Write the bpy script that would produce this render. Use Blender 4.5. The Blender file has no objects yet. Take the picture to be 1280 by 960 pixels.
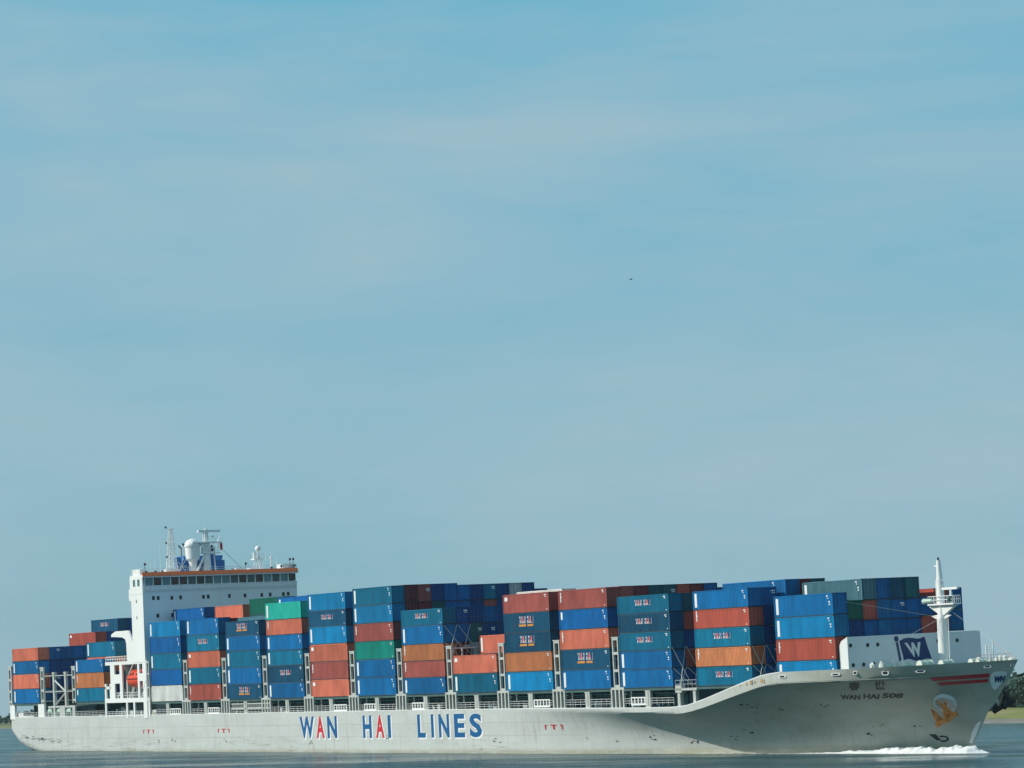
import bpy, bmesh, math, random
from mathutils import Matrix, Vector
random.seed(7)
R = math.radians
C = bpy.context.scene.collection
sc = bpy.context.scene

# ------------------------------------------------------------------ camera, sky, sun, exposure
cam_d = bpy.data.cameras.new("camera"); cam = bpy.data.objects.new("camera", cam_d); C.objects.link(cam); sc.camera = cam
cam_d.sensor_width = 36.0; cam_d.lens = 3710.26 / 1280.0 * 36.0; cam_d.clip_start = 0.5; cam_d.clip_end = 40000
_yaw, _pit, _rol = R(146.39886), R(6.32547), R(-0.818736)
_f = Vector((math.cos(_pit) * math.cos(_yaw), math.cos(_pit) * math.sin(_yaw), math.sin(_pit)))
_r = Vector((math.sin(_yaw), -math.cos(_yaw), 0)); _u = _r.cross(_f)
_r2 = math.cos(_rol) * _r + math.sin(_rol) * _u; _u2 = -math.sin(_rol) * _r + math.cos(_rol) * _u
cm = Matrix.Identity(4)
for i in range(3):
    cm[i][0] = _r2[i]; cm[i][1] = _u2[i]; cm[i][2] = -_f[i]
cm[0][3], cm[1][3], cm[2][3] = 554.14993, -262.2845, 6.00794
cam.matrix_world = cm

SUN_EL, SUN_A = R(33), R(29)          # elevation; angle aft of the starboard beam
sdir = Vector((-math.sin(SUN_A) * math.cos(SUN_EL), -math.cos(SUN_A) * math.cos(SUN_EL), math.sin(SUN_EL)))
sun_d = bpy.data.lights.new("sun", 'SUN'); sun_d.energy = 3.6; sun_d.angle = R(0.53); sun_d.color = (1.0, 0.95, 0.86)
sun = bpy.data.objects.new("sun", sun_d); C.objects.link(sun)
sun.rotation_euler = sdir.to_track_quat('Z', 'Y').to_euler(); sun.location = (0, 0, 300)

world = bpy.data.worlds.new("World"); sc.world = world; world.use_nodes = True
nt = world.node_tree; N = nt.nodes; Lk = nt.links
bg = N['Background']; bg.inputs['Strength'].default_value = 0.085
sky = N.new('ShaderNodeTexSky'); sky.sky_type = 'NISHITA'; sky.sun_disc = False
sky.sun_elevation = SUN_EL; sky.sun_rotation = math.atan2(sdir.x, sdir.y)
sky.air_density = 1.3; sky.dust_density = 2.2; sky.ozone_density = 1.4
tint = N.new('ShaderNodeMix'); tint.data_type = 'RGBA'; tint.blend_type = 'MULTIPLY'; tint.inputs[0].default_value = 1
tint.inputs[7].default_value = (1.0, 1.5, 1.6, 1)
Lk.new(sky.outputs[0], tint.inputs[6])
tc = N.new('ShaderNodeTexCoord'); sepz = N.new('ShaderNodeSeparateXYZ'); Lk.new(tc.outputs['Generated'], sepz.inputs[0])
hzr = N.new('ShaderNodeValToRGB'); hzr.color_ramp.interpolation = 'EASE'       # haze layer of the lower sky, thinning upwards
hzr.color_ramp.elements[0].position = 0.0; hzr.color_ramp.elements[0].color = (3.1, 5.3, 6.15, 1)
hzr.color_ramp.elements[1].position = 0.24; hzr.color_ramp.elements[1].color = (1.15, 5.1, 7.2, 1)
e_ = hzr.color_ramp.elements.new(0.11); e_.color = (2.45, 5.45, 6.9, 1)
hzf = N.new('ShaderNodeMapRange'); hzf.inputs[1].default_value = 0.26; hzf.inputs[2].default_value = 0.6; hzf.inputs[3].default_value = 0.94; hzf.inputs[4].default_value = 0.1
Lk.new(sepz.outputs['Z'], hzr.inputs[0]); Lk.new(sepz.outputs['Z'], hzf.inputs[0])
hz = N.new('ShaderNodeMix'); hz.data_type = 'RGBA'; Lk.new(hzf.outputs[0], hz.inputs[0]); Lk.new(tint.outputs[2], hz.inputs[6]); Lk.new(hzr.outputs[0], hz.inputs[7])
mp = N.new('ShaderNodeMapping'); mp.inputs['Rotation'].default_value = (R(6), R(-5), R(-30)); mp.inputs['Scale'].default_value = (4.0, 4.0, 16); mp.inputs['Location'].default_value = (0.45, -0.3, 0.9)
Lk.new(tc.outputs['Generated'], mp.inputs[0])
nz = N.new('ShaderNodeTexNoise'); nz.inputs['Scale'].default_value = 1.0; nz.inputs['Detail'].default_value = 9; nz.inputs['Roughness'].default_value = 0.52; nz.inputs['Distortion'].default_value = 0.4
Lk.new(mp.outputs[0], nz.inputs[0])
cr = N.new('ShaderNodeValToRGB'); cr.color_ramp.elements[0].position = 0.30; cr.color_ramp.elements[0].color = (0, 0, 0, 1)
cr.color_ramp.elements[1].position = 0.64; cr.color_ramp.elements[1].color = (0.85, 0.85, 0.85, 1)
mp2 = N.new('ShaderNodeMapping'); mp2.inputs['Rotation'].default_value = (R(-8), R(10), R(-30)); mp2.inputs['Scale'].default_value = (9, 9, 60); mp2.inputs['Location'].default_value = (3.1, 1.7, .4)
nz2 = N.new('ShaderNodeTexNoise'); nz2.inputs['Scale'].default_value = 1.0; nz2.inputs['Detail'].default_value = 8; nz2.inputs['Roughness'].default_value = 0.6; nz2.inputs['Distortion'].default_value = 0.8
Lk.new(tc.outputs['Generated'], mp2.inputs[0]); Lk.new(mp2.outputs[0], nz2.inputs[0])
na = N.new('ShaderNodeMath'); na.operation = 'MULTIPLY_ADD'; na.inputs[1].default_value = 0.22; Lk.new(nz2.outputs[0], na.inputs[0])
nb_ = N.new('ShaderNodeMath'); nb_.operation = 'MULTIPLY'; nb_.inputs[1].default_value = 0.79; Lk.new(nz.outputs[0], nb_.inputs[0]); Lk.new(nb_.outputs[0], na.inputs[2])
Lk.new(na.outputs[0], cr.inputs[0])
cl = N.new('ShaderNodeMix'); cl.data_type = 'RGBA'; cl.inputs[7].default_value = (4.15, 6.0, 7.0, 1)
Lk.new(cr.outputs[0], cl.inputs[0]); Lk.new(hz.outputs[2], cl.inputs[6]); Lk.new(cl.outputs[2], bg.inputs[0])
sc.view_settings.view_transform = 'Standard'; sc.view_settings.look = 'None'; sc.view_settings.exposure = 0.0; sc.view_settings.gamma = 1.0
HAZE = 0.000035
sc.cycles.volume_bounces = 0; sc.cycles.max_bounces = 6

# ------------------------------------------------------------------ materials
def mat(name, col, rough=0.5, metal=0.0, var=0.12, nscale=0.6, stretch=(1, 1, 1), rust=0.0, rustcol=(0.16, 0.07, 0.03), objrand=0.0, bump=0.0, emit=None, spec=0.5):
    m = bpy.data.materials.new(name); m.use_nodes = True; t = m.node_tree; n = t.nodes; l = t.links; p = n['Principled BSDF']
    p.inputs['Roughness'].default_value = rough; p.inputs['Metallic'].default_value = metal; p.inputs['Specular IOR Level'].default_value = spec
    c = n.new('ShaderNodeTexCoord'); mp = n.new('ShaderNodeMapping'); mp.inputs['Scale'].default_value = [nscale * s for s in stretch]
    l.new(c.outputs['Object'], mp.inputs[0])
    z = n.new('ShaderNodeTexNoise'); z.inputs['Scale'].default_value = 1; z.inputs['Detail'].default_value = 6; z.inputs['Roughness'].default_value = 0.62
    l.new(mp.outputs[0], z.inputs[0])
    if objrand:
        oi = n.new('ShaderNodeObjectInfo'); ad = n.new('ShaderNodeVectorMath'); ad.operation = 'MULTIPLY_ADD'
        sx = n.new('ShaderNodeCombineXYZ')
        for i in range(3): l.new(oi.outputs['Random'], sx.inputs[i])
        l.new(sx.outputs[0], ad.inputs[0]); ad.inputs[1].default_value = (53, 91, 37); l.new(c.outputs['Object'], ad.inputs[2]); l.new(ad.outputs[0], mp.inputs[0])
    mr = n.new('ShaderNodeMapRange'); mr.inputs[1].default_value = 0.3; mr.inputs[2].default_value = 0.7; mr.inputs[3].default_value = 1 - var; mr.inputs[4].default_value = 1 + var
    l.new(z.outputs[0], mr.inputs[0]); v = mr.outputs[0]
    if objrand:
        m2 = n.new('ShaderNodeMapRange'); m2.inputs[3].default_value = 1 - objrand; m2.inputs[4].default_value = 1 + objrand
        l.new(oi.outputs['Random'], m2.inputs[0]); mu = n.new('ShaderNodeMath'); mu.operation = 'MULTIPLY'; l.new(v, mu.inputs[0]); l.new(m2.outputs[0], mu.inputs[1]); v = mu.outputs[0]
    sc_ = n.new('ShaderNodeVectorMath'); sc_.operation = 'SCALE'; sc_.inputs[0].default_value = col; l.new(v, sc_.inputs['Scale'])
    out = sc_.outputs[0]
    if rust:
        z2 = n.new('ShaderNodeTexNoise'); z2.inputs['Scale'].default_value = 2.3; z2.inputs['Detail'].default_value = 8; z2.inputs['Roughness'].default_value = 0.7; l.new(mp.outputs[0], z2.inputs[0])
        r = n.new('ShaderNodeMapRange'); r.inputs[1].default_value = 0.66 - 0.1 * rust; r.inputs[2].default_value = 0.8; r.inputs[4].default_value = 0.75; l.new(z2.outputs[0], r.inputs[0])
        mx = n.new('ShaderNodeMix'); mx.data_type = 'RGBA'; l.new(r.outputs[0], mx.inputs[0]); l.new(out, mx.inputs[6]); mx.inputs[7].default_value = (*rustcol, 1); out = mx.outputs[2]
    l.new(out, p.inputs['Base Color'])
    if bump:
        b = n.new('ShaderNodeBump'); b.inputs['Strength'].default_value = bump; b.inputs['Distance'].default_value = 0.1; l.new(z.outputs[0], b.inputs['Height']); l.new(b.outputs[0], p.inputs['Normal'])
    if emit: p.inputs['Emission Color'].default_value = (*emit, 1); p.inputs['Emission Strength'].default_value = 1
    return m

def cmat(name, col, rust=0.25): return mat(name, col, 0.6, spec=0.25, var=0.24, nscale=0.55, stretch=(1.0, 1.0, 0.30), rust=rust * 2.2, objrand=0.20)
CM = {
 'sky blue': cmat('paint_sky_blue', (0.0,0.22,0.46)), 'bright blue': cmat('paint_bright_blue', (0.0,0.15,0.38)),
 'blue': cmat('paint_blue', (0.0,0.115,0.34)), 'teal blue': cmat('paint_teal_blue', (0.0,0.155,0.27)), 'dark blue': cmat('paint_dark_blue', (0.004,0.085,0.17)),
 'navy': cmat('paint_navy', (0.002,0.06,0.22)), 'dark teal': cmat('paint_dark_teal', (0.012, 0.10, 0.12)),
 'salmon orange': cmat('paint_salmon', (0.66,0.18,0.11)), 'orange': cmat('paint_orange', (0.56,0.20,0.085)), 'red brown': cmat('paint_red_brown', (0.36,0.09,0.075)),
 'brick red': cmat('paint_brick', (0.45,0.09,0.06)), 'rust brown': cmat('paint_rust_brown', (0.34,0.08,0.06)), 'dark red': cmat('paint_dark_red', (0.17, 0.03, 0.035)),
 'mint green': cmat('paint_mint', (0.02,0.50,0.40)), 'sea green': cmat('paint_sea_green', (0.0,0.23,0.18)), 'dark green': cmat('paint_dark_green', (0.0,0.13,0.09)),
 'white': cmat('paint_white', (0.72, 0.72, 0.68), 0.05), 'pale grey': cmat('paint_pale_grey', (0.42, 0.45, 0.46), 0.1), 'grey blue': cmat('paint_grey_blue', (0.075, 0.19, 0.24), 0.1),
}
M = {}
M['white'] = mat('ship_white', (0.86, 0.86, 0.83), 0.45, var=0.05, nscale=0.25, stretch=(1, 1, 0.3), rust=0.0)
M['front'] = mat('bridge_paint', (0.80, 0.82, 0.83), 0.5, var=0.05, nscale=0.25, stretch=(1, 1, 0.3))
M['grey'] = mat('lashing_grey', (0.50, 0.52, 0.48), 0.5, var=0.12, nscale=0.8, rust=0.3)
M['bars'] = mat('door_bar_steel', (0.10, 0.12, 0.14), 0.5)
M['deck'] = mat('deck_green', (0.05, 0.12, 0.12), 0.7, var=0.3, nscale=0.5, rust=0.3)
M['coam'] = mat('coaming_teal', (0.10, 0.20, 0.21), 0.6, var=0.25, nscale=0.5, rust=0.3)
M['dark'] = mat('dark_steel', (0.02, 0.03, 0.035), 0.6, var=0.3)
M['black'] = mat('black_paint', (0.012, 0.014, 0.018), 0.5)
M['glass'] = mat('window_glass', (0.012, 0.018, 0.022), 0.08, var=0.3)
M['glass2'] = mat('pale_window_glass', (0.10, 0.22, 0.24), 0.08, var=0.2)
M['glass3'] = mat('teal_window_glass', (0.035, 0.085, 0.09), 0.08, var=0.3)
M['glass4'] = mat('brown_window_glass', (0.03, 0.015, 0.018), 0.08, var=0.3)
M['band'] = mat('orange_band', (0.95, 0.19, 0.05), 0.5, var=0.05)
M['boat'] = mat('lifeboat_orange', (0.80, 0.085, 0.035), 0.4, var=0.06)
M['boat_dark'] = mat('lifeboat_dark_red', (0.22, 0.02, 0.02), 0.5)
M['blue'] = mat('funnel_blue', (0.008, 0.13, 0.38), 0.5, var=0.08)
M['navy'] = mat('emblem_navy', (0.002, 0.035, 0.15), 0.5, var=0.05)
M['lblue'] = mat('letter_blue', (0.0, 0.10, 0.28), 0.5, var=0.06)
M['lred'] = mat('letter_red', (0.60, 0.02, 0.035), 0.5, var=0.06)
M['stripe'] = mat('stripe_red', (0.62, 0.02, 0.04), 0.5, var=0.1)
M['lwhite'] = mat('letter_white', (0.82, 0.83, 0.82), 0.5, var=0.03)
M['orangemark'] = mat('mark_orange', (0.62, 0.26, 0.05), 0.5)
M['winch'] = mat('winch_pale_green', (0.45, 0.60, 0.52), 0.5, var=0.2, nscale=1.5, rust=0.3)
M['cover'] = mat('canvas_white', (0.72, 0.74, 0.66), 0.8, var=0.12, nscale=2)
M['anchor'] = mat('anchor_rust', (0.85, 0.32, 0.09), 0.75, var=0.35, nscale=2, rust=0.8)
M['shield'] = mat('shield_grey', (0.85, 0.88, 0.88), 0.5)
M['pipe'] = mat('exhaust_pipe', (0.35, 0.27, 0.22), 0.5)

def hull_material():
    m = bpy.data.materials.new('hull_paint'); m.use_nodes = True; t = m.node_tree; n = t.nodes; l = t.links; p = n['Principled BSDF']
    p.inputs['Roughness'].default_value = 0.42
    c = n.new('ShaderNodeTexCoord'); sep = n.new('ShaderNodeSeparateXYZ'); l.new(c.outputs['Object'], sep.inputs[0])
    def noise(sx, sy, sz, det=6, rough=0.6):
        mp = n.new('ShaderNodeMapping'); mp.inputs['Scale'].default_value = (sx, sy, sz); l.new(c.outputs['Object'], mp.inputs[0])
        z = n.new('ShaderNodeTexNoise'); z.inputs['Scale'].default_value = 1; z.inputs['Detail'].default_value = det; z.inputs['Roughness'].default_value = rough; l.new(mp.outputs[0], z.inputs[0]); return z.outputs[0]
    def rng(v, a, b, x, y):
        r = n.new('ShaderNodeMapRange'); r.inputs[1].default_value = a; r.inputs[2].default_value = b; r.inputs[3].default_value = x; r.inputs[4].default_value = y; l.new(v, r.inputs[0]); return r.outputs[0]
    def mul(a, b):
        q = n.new('ShaderNodeMath'); q.operation = 'MULTIPLY'; l.new(a, q.inputs[0]); l.new(b, q.inputs[1]); return q.outputs[0]
    def mix(f, a, col):
        x = n.new('ShaderNodeMix'); x.data_type = 'RGBA'; l.new(f, x.inputs[0]); l.new(a, x.inputs[6]); x.inputs[7].default_value = (*col, 1); return x.outputs[2]
    v = n.new('ShaderNodeVectorMath'); v.operation = 'SCALE'; v.inputs[0].default_value = (0.59, 0.61, 0.58)
    l.new(rng(noise(0.12, 0.2, 0.35, 9, .7), 0.3, 0.7, 0.88, 1.06), v.inputs['Scale'])
    o = v.outputs[0]
    # vertical run-off streaks, plate blotches, scuffs low on the side
    st = mul(rng(noise(1.3, 1.3, 0.10, 4), 0.50, 0.72, 0, 1), rng(noise(0.05, 0.05, 0.2, 3), 0.4, 0.65, 0.2, 0.85))
    o = mix(st, o, (0.43, 0.42, 0.37))
    low = rng(sep.outputs['Z'], 4.5, 0.8, 0, 1)
    sc1 = mul(mul(rng(noise(0.22, 0.3, 1.6, 9, 0.75), 0.52, 0.66, 0, 1), rng(noise(0.025, 0.05, 0.1, 2), 0.46, 0.60, 0, 0.95)), low)
    o = mix(sc1, o, (0.16, 0.17, 0.14))
    band = rng(sep.outputs['Z'], 1.35, 0.75, 0, 0.75)
    o = mix(mul(band, rng(noise(0.4, 0.4, 2.5), 0.35, 0.6, 0.35, 1)), o, (0.34, 0.31, 0.19))
    # rust weeps
    ru = mul(rng(noise(0.9, 0.9, 0.16, 7, 0.7), 0.60, 0.72, 0, 1), rng(noise(0.07, 0.07, 0.12, 2), 0.50, 0.62, 0, 0.85))
    o = mix(ru, o, (0.34, 0.17, 0.06))
    # ochre weathering on the bow, plus shade of its flare painted into the colour
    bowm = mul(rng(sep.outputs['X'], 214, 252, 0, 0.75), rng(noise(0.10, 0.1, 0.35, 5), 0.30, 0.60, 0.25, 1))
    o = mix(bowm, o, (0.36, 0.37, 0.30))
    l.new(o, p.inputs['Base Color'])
    b = n.new('ShaderNodeBump'); b.inputs['Strength'].default_value = 0.6; b.inputs['Distance'].default_value = 0.05
    wmp = n.new('ShaderNodeMapping'); wmp.inputs['Scale'].default_value = (1.25, .5, .45); l.new(c.outputs['Object'], wmp.inputs[0]); wv = n.new('ShaderNodeTexNoise'); wv.inputs['Scale'].default_value = 1; wv.inputs['Detail'].default_value = 1; l.new(wmp.outputs[0], wv.inputs[0]); l.new(wv.outputs[0], b.inputs['Height']); l.new(b.outputs[0], p.inputs['Normal'])
    return m
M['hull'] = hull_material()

# ------------------------------------------------------------------ mesh builder
class MB:
    def __init__(s): s.v = []; s.f = []; s.m = []
    def add(s, vs, fs, mi=0):
        b = len(s.v); s.v += [tuple(v) for v in vs]; s.f += [tuple(b + i for i in f) for f in fs]; s.m += [mi] * len(fs); return s
    def box(s, x0, x1, y0, y1, z0, z1, mi=0):
        return s.add([(x0, y0, z0), (x1, y0, z0), (x1, y1, z0), (x0, y1, z0), (x0, y0, z1), (x1, y0, z1), (x1, y1, z1), (x0, y1, z1)],
                     [(0, 3, 2, 1), (4, 5, 6, 7), (0, 1, 5, 4), (1, 2, 6, 5), (2, 3, 7, 6), (3, 0, 4, 7)], mi)
    def tube(s, a, b, r, r2=None, n=8, mi=0, caps=True):
        a = Vector(a); b = Vector(b); r2 = r if r2 is None else r2; d = (b - a)
        if d.length < 1e-6: return s
        q = d.to_track_quat('Z', 'Y').to_matrix(); vs = []
        for p, rr in ((a, r), (b, r2)):
            for i in range(n):
                t = 2 * math.pi * i / n; vs.append(p + q @ Vector((math.cos(t) * rr, math.sin(t) * rr, 0)))
        fs = [(i, (i + 1) % n, n + (i + 1) % n, n + i) for i in range(n)]
        if caps: fs += [tuple(range(n - 1, -1, -1)), tuple(range(n, 2 * n))]
        return s.add(vs, fs, mi)
    def ball(s, c, r, mi=0, nu=14, nv=9, sx=1, sy=1, sz=1):
        vs = []; fs = []
        for j in range(nv + 1):
            ph = math.pi * j / nv
            for i in range(nu):
                t = 2 * math.pi * i / nu; vs.append((c[0] + sx * r * math.sin(ph) * math.cos(t), c[1] + sy * r * math.sin(ph) * math.sin(t), c[2] + sz * r * math.cos(ph)))
        for j in range(nv):
            for i in range(nu):
                fs.append((j * nu + i, (j + 1) * nu + i, (j + 1) * nu + (i + 1) % nu, j * nu + (i + 1) % nu))
        return s.add(vs, fs, mi)
    def prism(s, pts, vec, mi=0):      # planar polygon (3d points) pushed along vec
        n = len(pts); vec = Vector(vec); vs = [Vector(p) for p in pts] + [Vector(p) + vec for p in pts]
        return s.add(vs, [tuple(range(n)), tuple(range(2 * n - 1, n - 1, -1))] + [(i, n + i, n + (i + 1) % n, (i + 1) % n) for i in range(n)], mi)
    def mesh(s, name, smooth=False):
        me = bpy.data.meshes.new(name); me.from_pydata(s.v, [], s.f)
        if len(me.polygons) == len(s.m): me.polygons.foreach_set('material_index', s.m)
        bm = bmesh.new(); bm.from_mesh(me); bmesh.ops.recalc_face_normals(bm, faces=bm.faces); bm.to_mesh(me); bm.free()
        if smooth: me.polygons.foreach_set('use_smooth', [True] * len(me.polygons))
        me.update(); return me
    def build(s, name, mats, parent=None, smooth=False):
        me = s.mesh(name, smooth)
        for m_ in (mats if isinstance(mats, (list, tuple)) else [mats]): me.materials.append(m_)
        o = bpy.data.objects.new(name, me); C.objects.link(o)
        if parent: o.parent = parent
        return o
def tag(o, label=None, cat=None, group=None, kind=None):
    if label: o['label'] = label
    if cat: o['category'] = cat
    if group: o['group'] = group
    if kind: o['kind'] = kind
    return o
def empty(name, mw, parent=None):
    o = bpy.data.objects.new(name, None); C.objects.link(o); o.empty_display_size = 0.5
    if parent: o.parent = parent
    o.matrix_world = mw; return o
_tc = {}
def text_data(body, bold=0.0):
    """triangulated glyphs of a word, normalised: list of (verts2d, faces), size 1 cap height"""
    k = (body, bold)
    if k in _tc: return _tc[k]
    cu = bpy.data.curves.new('txt', 'FONT'); cu.body = body; cu.size = 1.0; cu.offset = bold; cu.resolution_u = 3
    o = bpy.data.objects.new('txt', cu); C.objects.link(o); dg = bpy.context.evaluated_depsgraph_get(); dg.update()
    me = bpy.data.meshes.new_from_object(o.evaluated_get(dg)); vs = [(v.co.x, v.co.y) for v in me.vertices]; fs = [tuple(p.vertices) for p in me.polygons]
    bpy.data.objects.remove(o); bpy.data.curves.remove(cu); bpy.data.meshes.remove(me)
    x0 = min(v[0] for v in vs); x1 = max(v[0] for v in vs); y0 = min(v[1] for v in vs); y1 = max(v[1] for v in vs)
    vs = [((v[0] - x0) / (x1 - x0), (v[1] - y0) / (y1 - y0)) for v in vs]
    _tc[k] = (vs, fs, (x1 - x0) / (y1 - y0)); return _tc[k]
def glyph(mb, body, fn, mi=0, bold=0.02):
    vs, fs, _ = text_data(body, bold); mb.add([fn(u, v) for u, v in vs], fs, mi)

# ------------------------------------------------------------------ ship frame
HEEL, TRIM = R(2.360160), R(0.113209)
SHIP = Matrix.Translation((110, 0, 0)) @ Matrix.Rotation(-TRIM, 4, 'Y') @ Matrix.Translation((-110, 0, 0)) @ Matrix.Rotation(HEEL, 4, 'X')
ZB = 9.6515; L40 = 12.19
def lerp(a, b, t): return a + (b - a) * t
def interp(x, pts):
    if x <= pts[0][0]: return pts[0][1]
    for (x0, y0), (x1, y1) in zip(pts, pts[1:]):
        if x <= x1: return y0 + (y1 - y0) * (x - x0) / (x1 - x0)
    return pts[-1][1]
ZTOP = [(0, 7.4), (150, 7.3), (190, 7.15), (215, 6.93), (223, 6.95), (226, 7.1), (230.2, 7.94), (237.4, 9.66), (243, 10.95), (246, 11.24), (254, 11.3), (262, 11.32), (268, 11.4), (275, 11.52)]
STEM = [(-2.5, 264.2), (1.1, 265.9), (5.17, 269.0), (6.8, 270.9), (9.3, 273.2), (11.6, 275.05)]
STERN = [(0.3, 3.8), (4, 2.0), (8, 1.0), (14, 0.0), (26, -2.5)]
def ztop(X): return interp(X, ZTOP)
TOPV = [(0, 1), (.162, .9875), (.27, .957), (.378, .913), (.486, .855), (.595, .745), (.703, .602), (.811, .398), (.919, .172), (1, 0)]
def smooth_tab(x, pts):
    if x <= 0: return 1.0
    if x >= 1: return 0.0
    for k in range(len(pts) - 1):
        if x <= pts[k + 1][0]: break
    (x0, y0), (x1, y1) = pts[k], pts[k + 1]; h = x1 - x0; t = (x - x0) / h
    m0 = (y1 - pts[k - 1][1]) / (x1 - pts[k - 1][0]) if k > 0 else 0.0
    m1 = (pts[k + 2][1] - y0) / (pts[k + 2][0] - x0) if k + 2 < len(pts) else (y1 - y0) / h
    return (2*t**3 - 3*t*t + 1) * y0 + (t**3 - 2*t*t + t) * h * m0 + (-2*t**3 + 3*t*t) * y1 + (t**3 - t*t) * h * m1
def half(X, z):
    zt = ztop(X); zk = zt - interp(X, [(200, .3), (245, 1.5)])
    t = max(0, min(1, z / zk)); kf = interp(X, [(255, 1.0), (264, .93)])
    s = t ** 3 * kf if z < zk else kf + (1 - kf) * min(1, (z - zk) / (zt - zk + 1e-6))
    Xe = interp(z, STEM); vl = max(0.0, min(1.0, (X - 176) / (Xe - 176))); vt = max(0.0, min(1.0, (X - 238) / (Xe - 238)))
    b = 16.1 * lerp((1 - vl ** 1.75) ** 1.12, smooth_tab(vt, TOPV), s)
    if X < 26:
        b *= interp(X, [(0, .957), (3, .975), (8, .993), (14, 1)])
        zl = interp(X, STERN); Rr = 1.6; d = z - zl
        if d < Rr: b -= Rr * (1 - math.sqrt(max(0, 1 - ((Rr - d) / Rr) ** 2)))
    return b
ship = empty('container_ship', SHIP)
tag(ship, 'long grey container ship with blue and red hull lettering, underway on the river', 'container ship')

# hull ------------------------------------------------------------
hb = MB(); ring = []
Xs = [0.3, 1.2, 2.5, 4, 6, 8, 10, 12, 14, 17, 20, 23, 26] + [26 + 4 * i for i in range(1, 39)]
Xs = [x for x in Xs if x < 178] + [178 + 2 * i for i in range(22)]
ws = [i / 40 for i in range(41)]
cols = []
NZ = 30
def column(xf):
    c = []
    for j in range(NZ + 1):
        r = j / NZ; z = 3.0; X = 0
        for _ in range(6):
            X = xf(z); zb = max(-2.5, interp(X, STERN)) if X < 26 else -2.5
            z = zb + (ztop(X) - zb) * r
        c.append((X, half(X, z), z))
    return c
for x in Xs: cols.append(column(lambda z, x=x: x))
xa = Xs[-1]
for w in ws[1:]:
    w2 = 1 - (1 - w) ** 1.5
    cols.append(column(lambda z, w2=w2: xa + (interp(z, STEM) - xa) * w2))
nc = len(cols)
for side in (-1, 1):
    b0 = len(hb.v)
    for c in cols: hb.v += [(X, side * b, z) for X, b, z in c]
    for i in range(nc - 1):
        for j in range(NZ):
            q = (b0 + i * (NZ + 1) + j, b0 + (i + 1) * (NZ + 1) + j, b0 + (i + 1) * (NZ + 1) + j + 1, b0 + i * (NZ + 1) + j + 1)
            hb.f.append(q if side < 0 else q[::-1]); hb.m.append(0)
off = nc * (NZ + 1)
for i in range(nc - 1):      # bottom
    hb.f.append((i * (NZ + 1), off + i * (NZ + 1), off + (i + 1) * (NZ + 1), (i + 1) * (NZ + 1))); hb.m.append(0)
for j in range(NZ):          # transom
    hb.f.append((j, j + 1, off + j + 1, off + j)); hb.m.append(0)
me = bpy.data.meshes.new('hull'); me.from_pydata(hb.v, [], hb.f)
bm = bmesh.new(); bm.from_mesh(me); bmesh.ops.remove_doubles(bm, verts=bm.verts, dist=0.004); bmesh.ops.recalc_face_normals(bm, faces=bm.faces); bm.to_mesh(me); bm.free()
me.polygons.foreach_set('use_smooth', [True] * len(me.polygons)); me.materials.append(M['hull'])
hull = bpy.data.objects.new('hull', me); C.objects.link(hull); hull.parent = ship
md = hull.modifiers.new('edge', 'EDGE_SPLIT'); md.split_angle = R(38)

# weld seams / rubbing line on the hull side
seam = mat('seam_grey', (0.42, 0.44, 0.40), 0.5)
for z0 in (5.15, 3.2):
    sb = MB()
    xs_ = [6 + i * 3 for i in range(66)]
    for a, b in zip(xs_, xs_[1:]):
        ya, yb = -half(a, z0) - .02, -half(b, z0) - .02
        sb.add([(a, ya, z0), (b, yb, z0), (b, yb, z0 + .05), (a, ya, z0 + .05), (a, ya + .06, z0), (b, yb + .06, z0), (b, yb + .06, z0 + .05), (a, ya + .06, z0 + .05)], [(0, 1, 2, 3), (0, 4, 5, 1), (3, 2, 6, 7)])
    sb.build('hull_seam', seam, hull)
sb = MB(); xs_ = [227 + i * 1.5 for i in range(30)]
for a, b in zip(xs_, xs_[1:]):
    za, zb_ = ztop(a) - interp(a, [(200, .3), (245, 1.5)]), ztop(b) - interp(b, [(200, .3), (245, 1.5)])
    ya, yb = -half(a, za) - .03, -half(b, zb_) - .03
    if b < 271: sb.add([(a, ya, za), (b, yb, zb_), (b, yb, zb_ + .07), (a, ya, za + .07), (a, ya + .1, za), (b, yb + .1, zb_), (b, yb + .1, zb_ + .07), (a, ya + .1, za + .07)], [(0, 1, 2, 3), (0, 4, 5, 1), (3, 2, 6, 7)])
sb.build('hull_seam', seam, hull)
# top rail cap (white edge)
for sd in (-1, 1):
    cb = MB()
    xs_ = [0.4 + i * 2.0 for i in range(124)]
    for a, b in zip(xs_, xs_[1:]):
        ya, yb, za, zb_ = sd * half(a, ztop(a)), sd * half(b, ztop(b)), ztop(a), ztop(b)
        i_ = -sd * min(.18, abs(ya)); j_ = -sd * min(.18, abs(yb)); o_ = sd * .04
        cb.add([(a, ya + o_, za - .04), (b, yb + o_, zb_ - .04), (b, yb + o_, zb_ + .05), (a, ya + o_, za + .05), (a, ya + i_, za + .05), (b, yb + j_, zb_ + .05), (a, ya + i_, za - .6), (b, yb + j_, zb_ - .6)],
               [(0, 1, 2, 3), (3, 2, 5, 4), (4, 5, 7, 6), (0, 6, 7, 1)])
    cb.build('gunwale', M['white'], hull)

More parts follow.
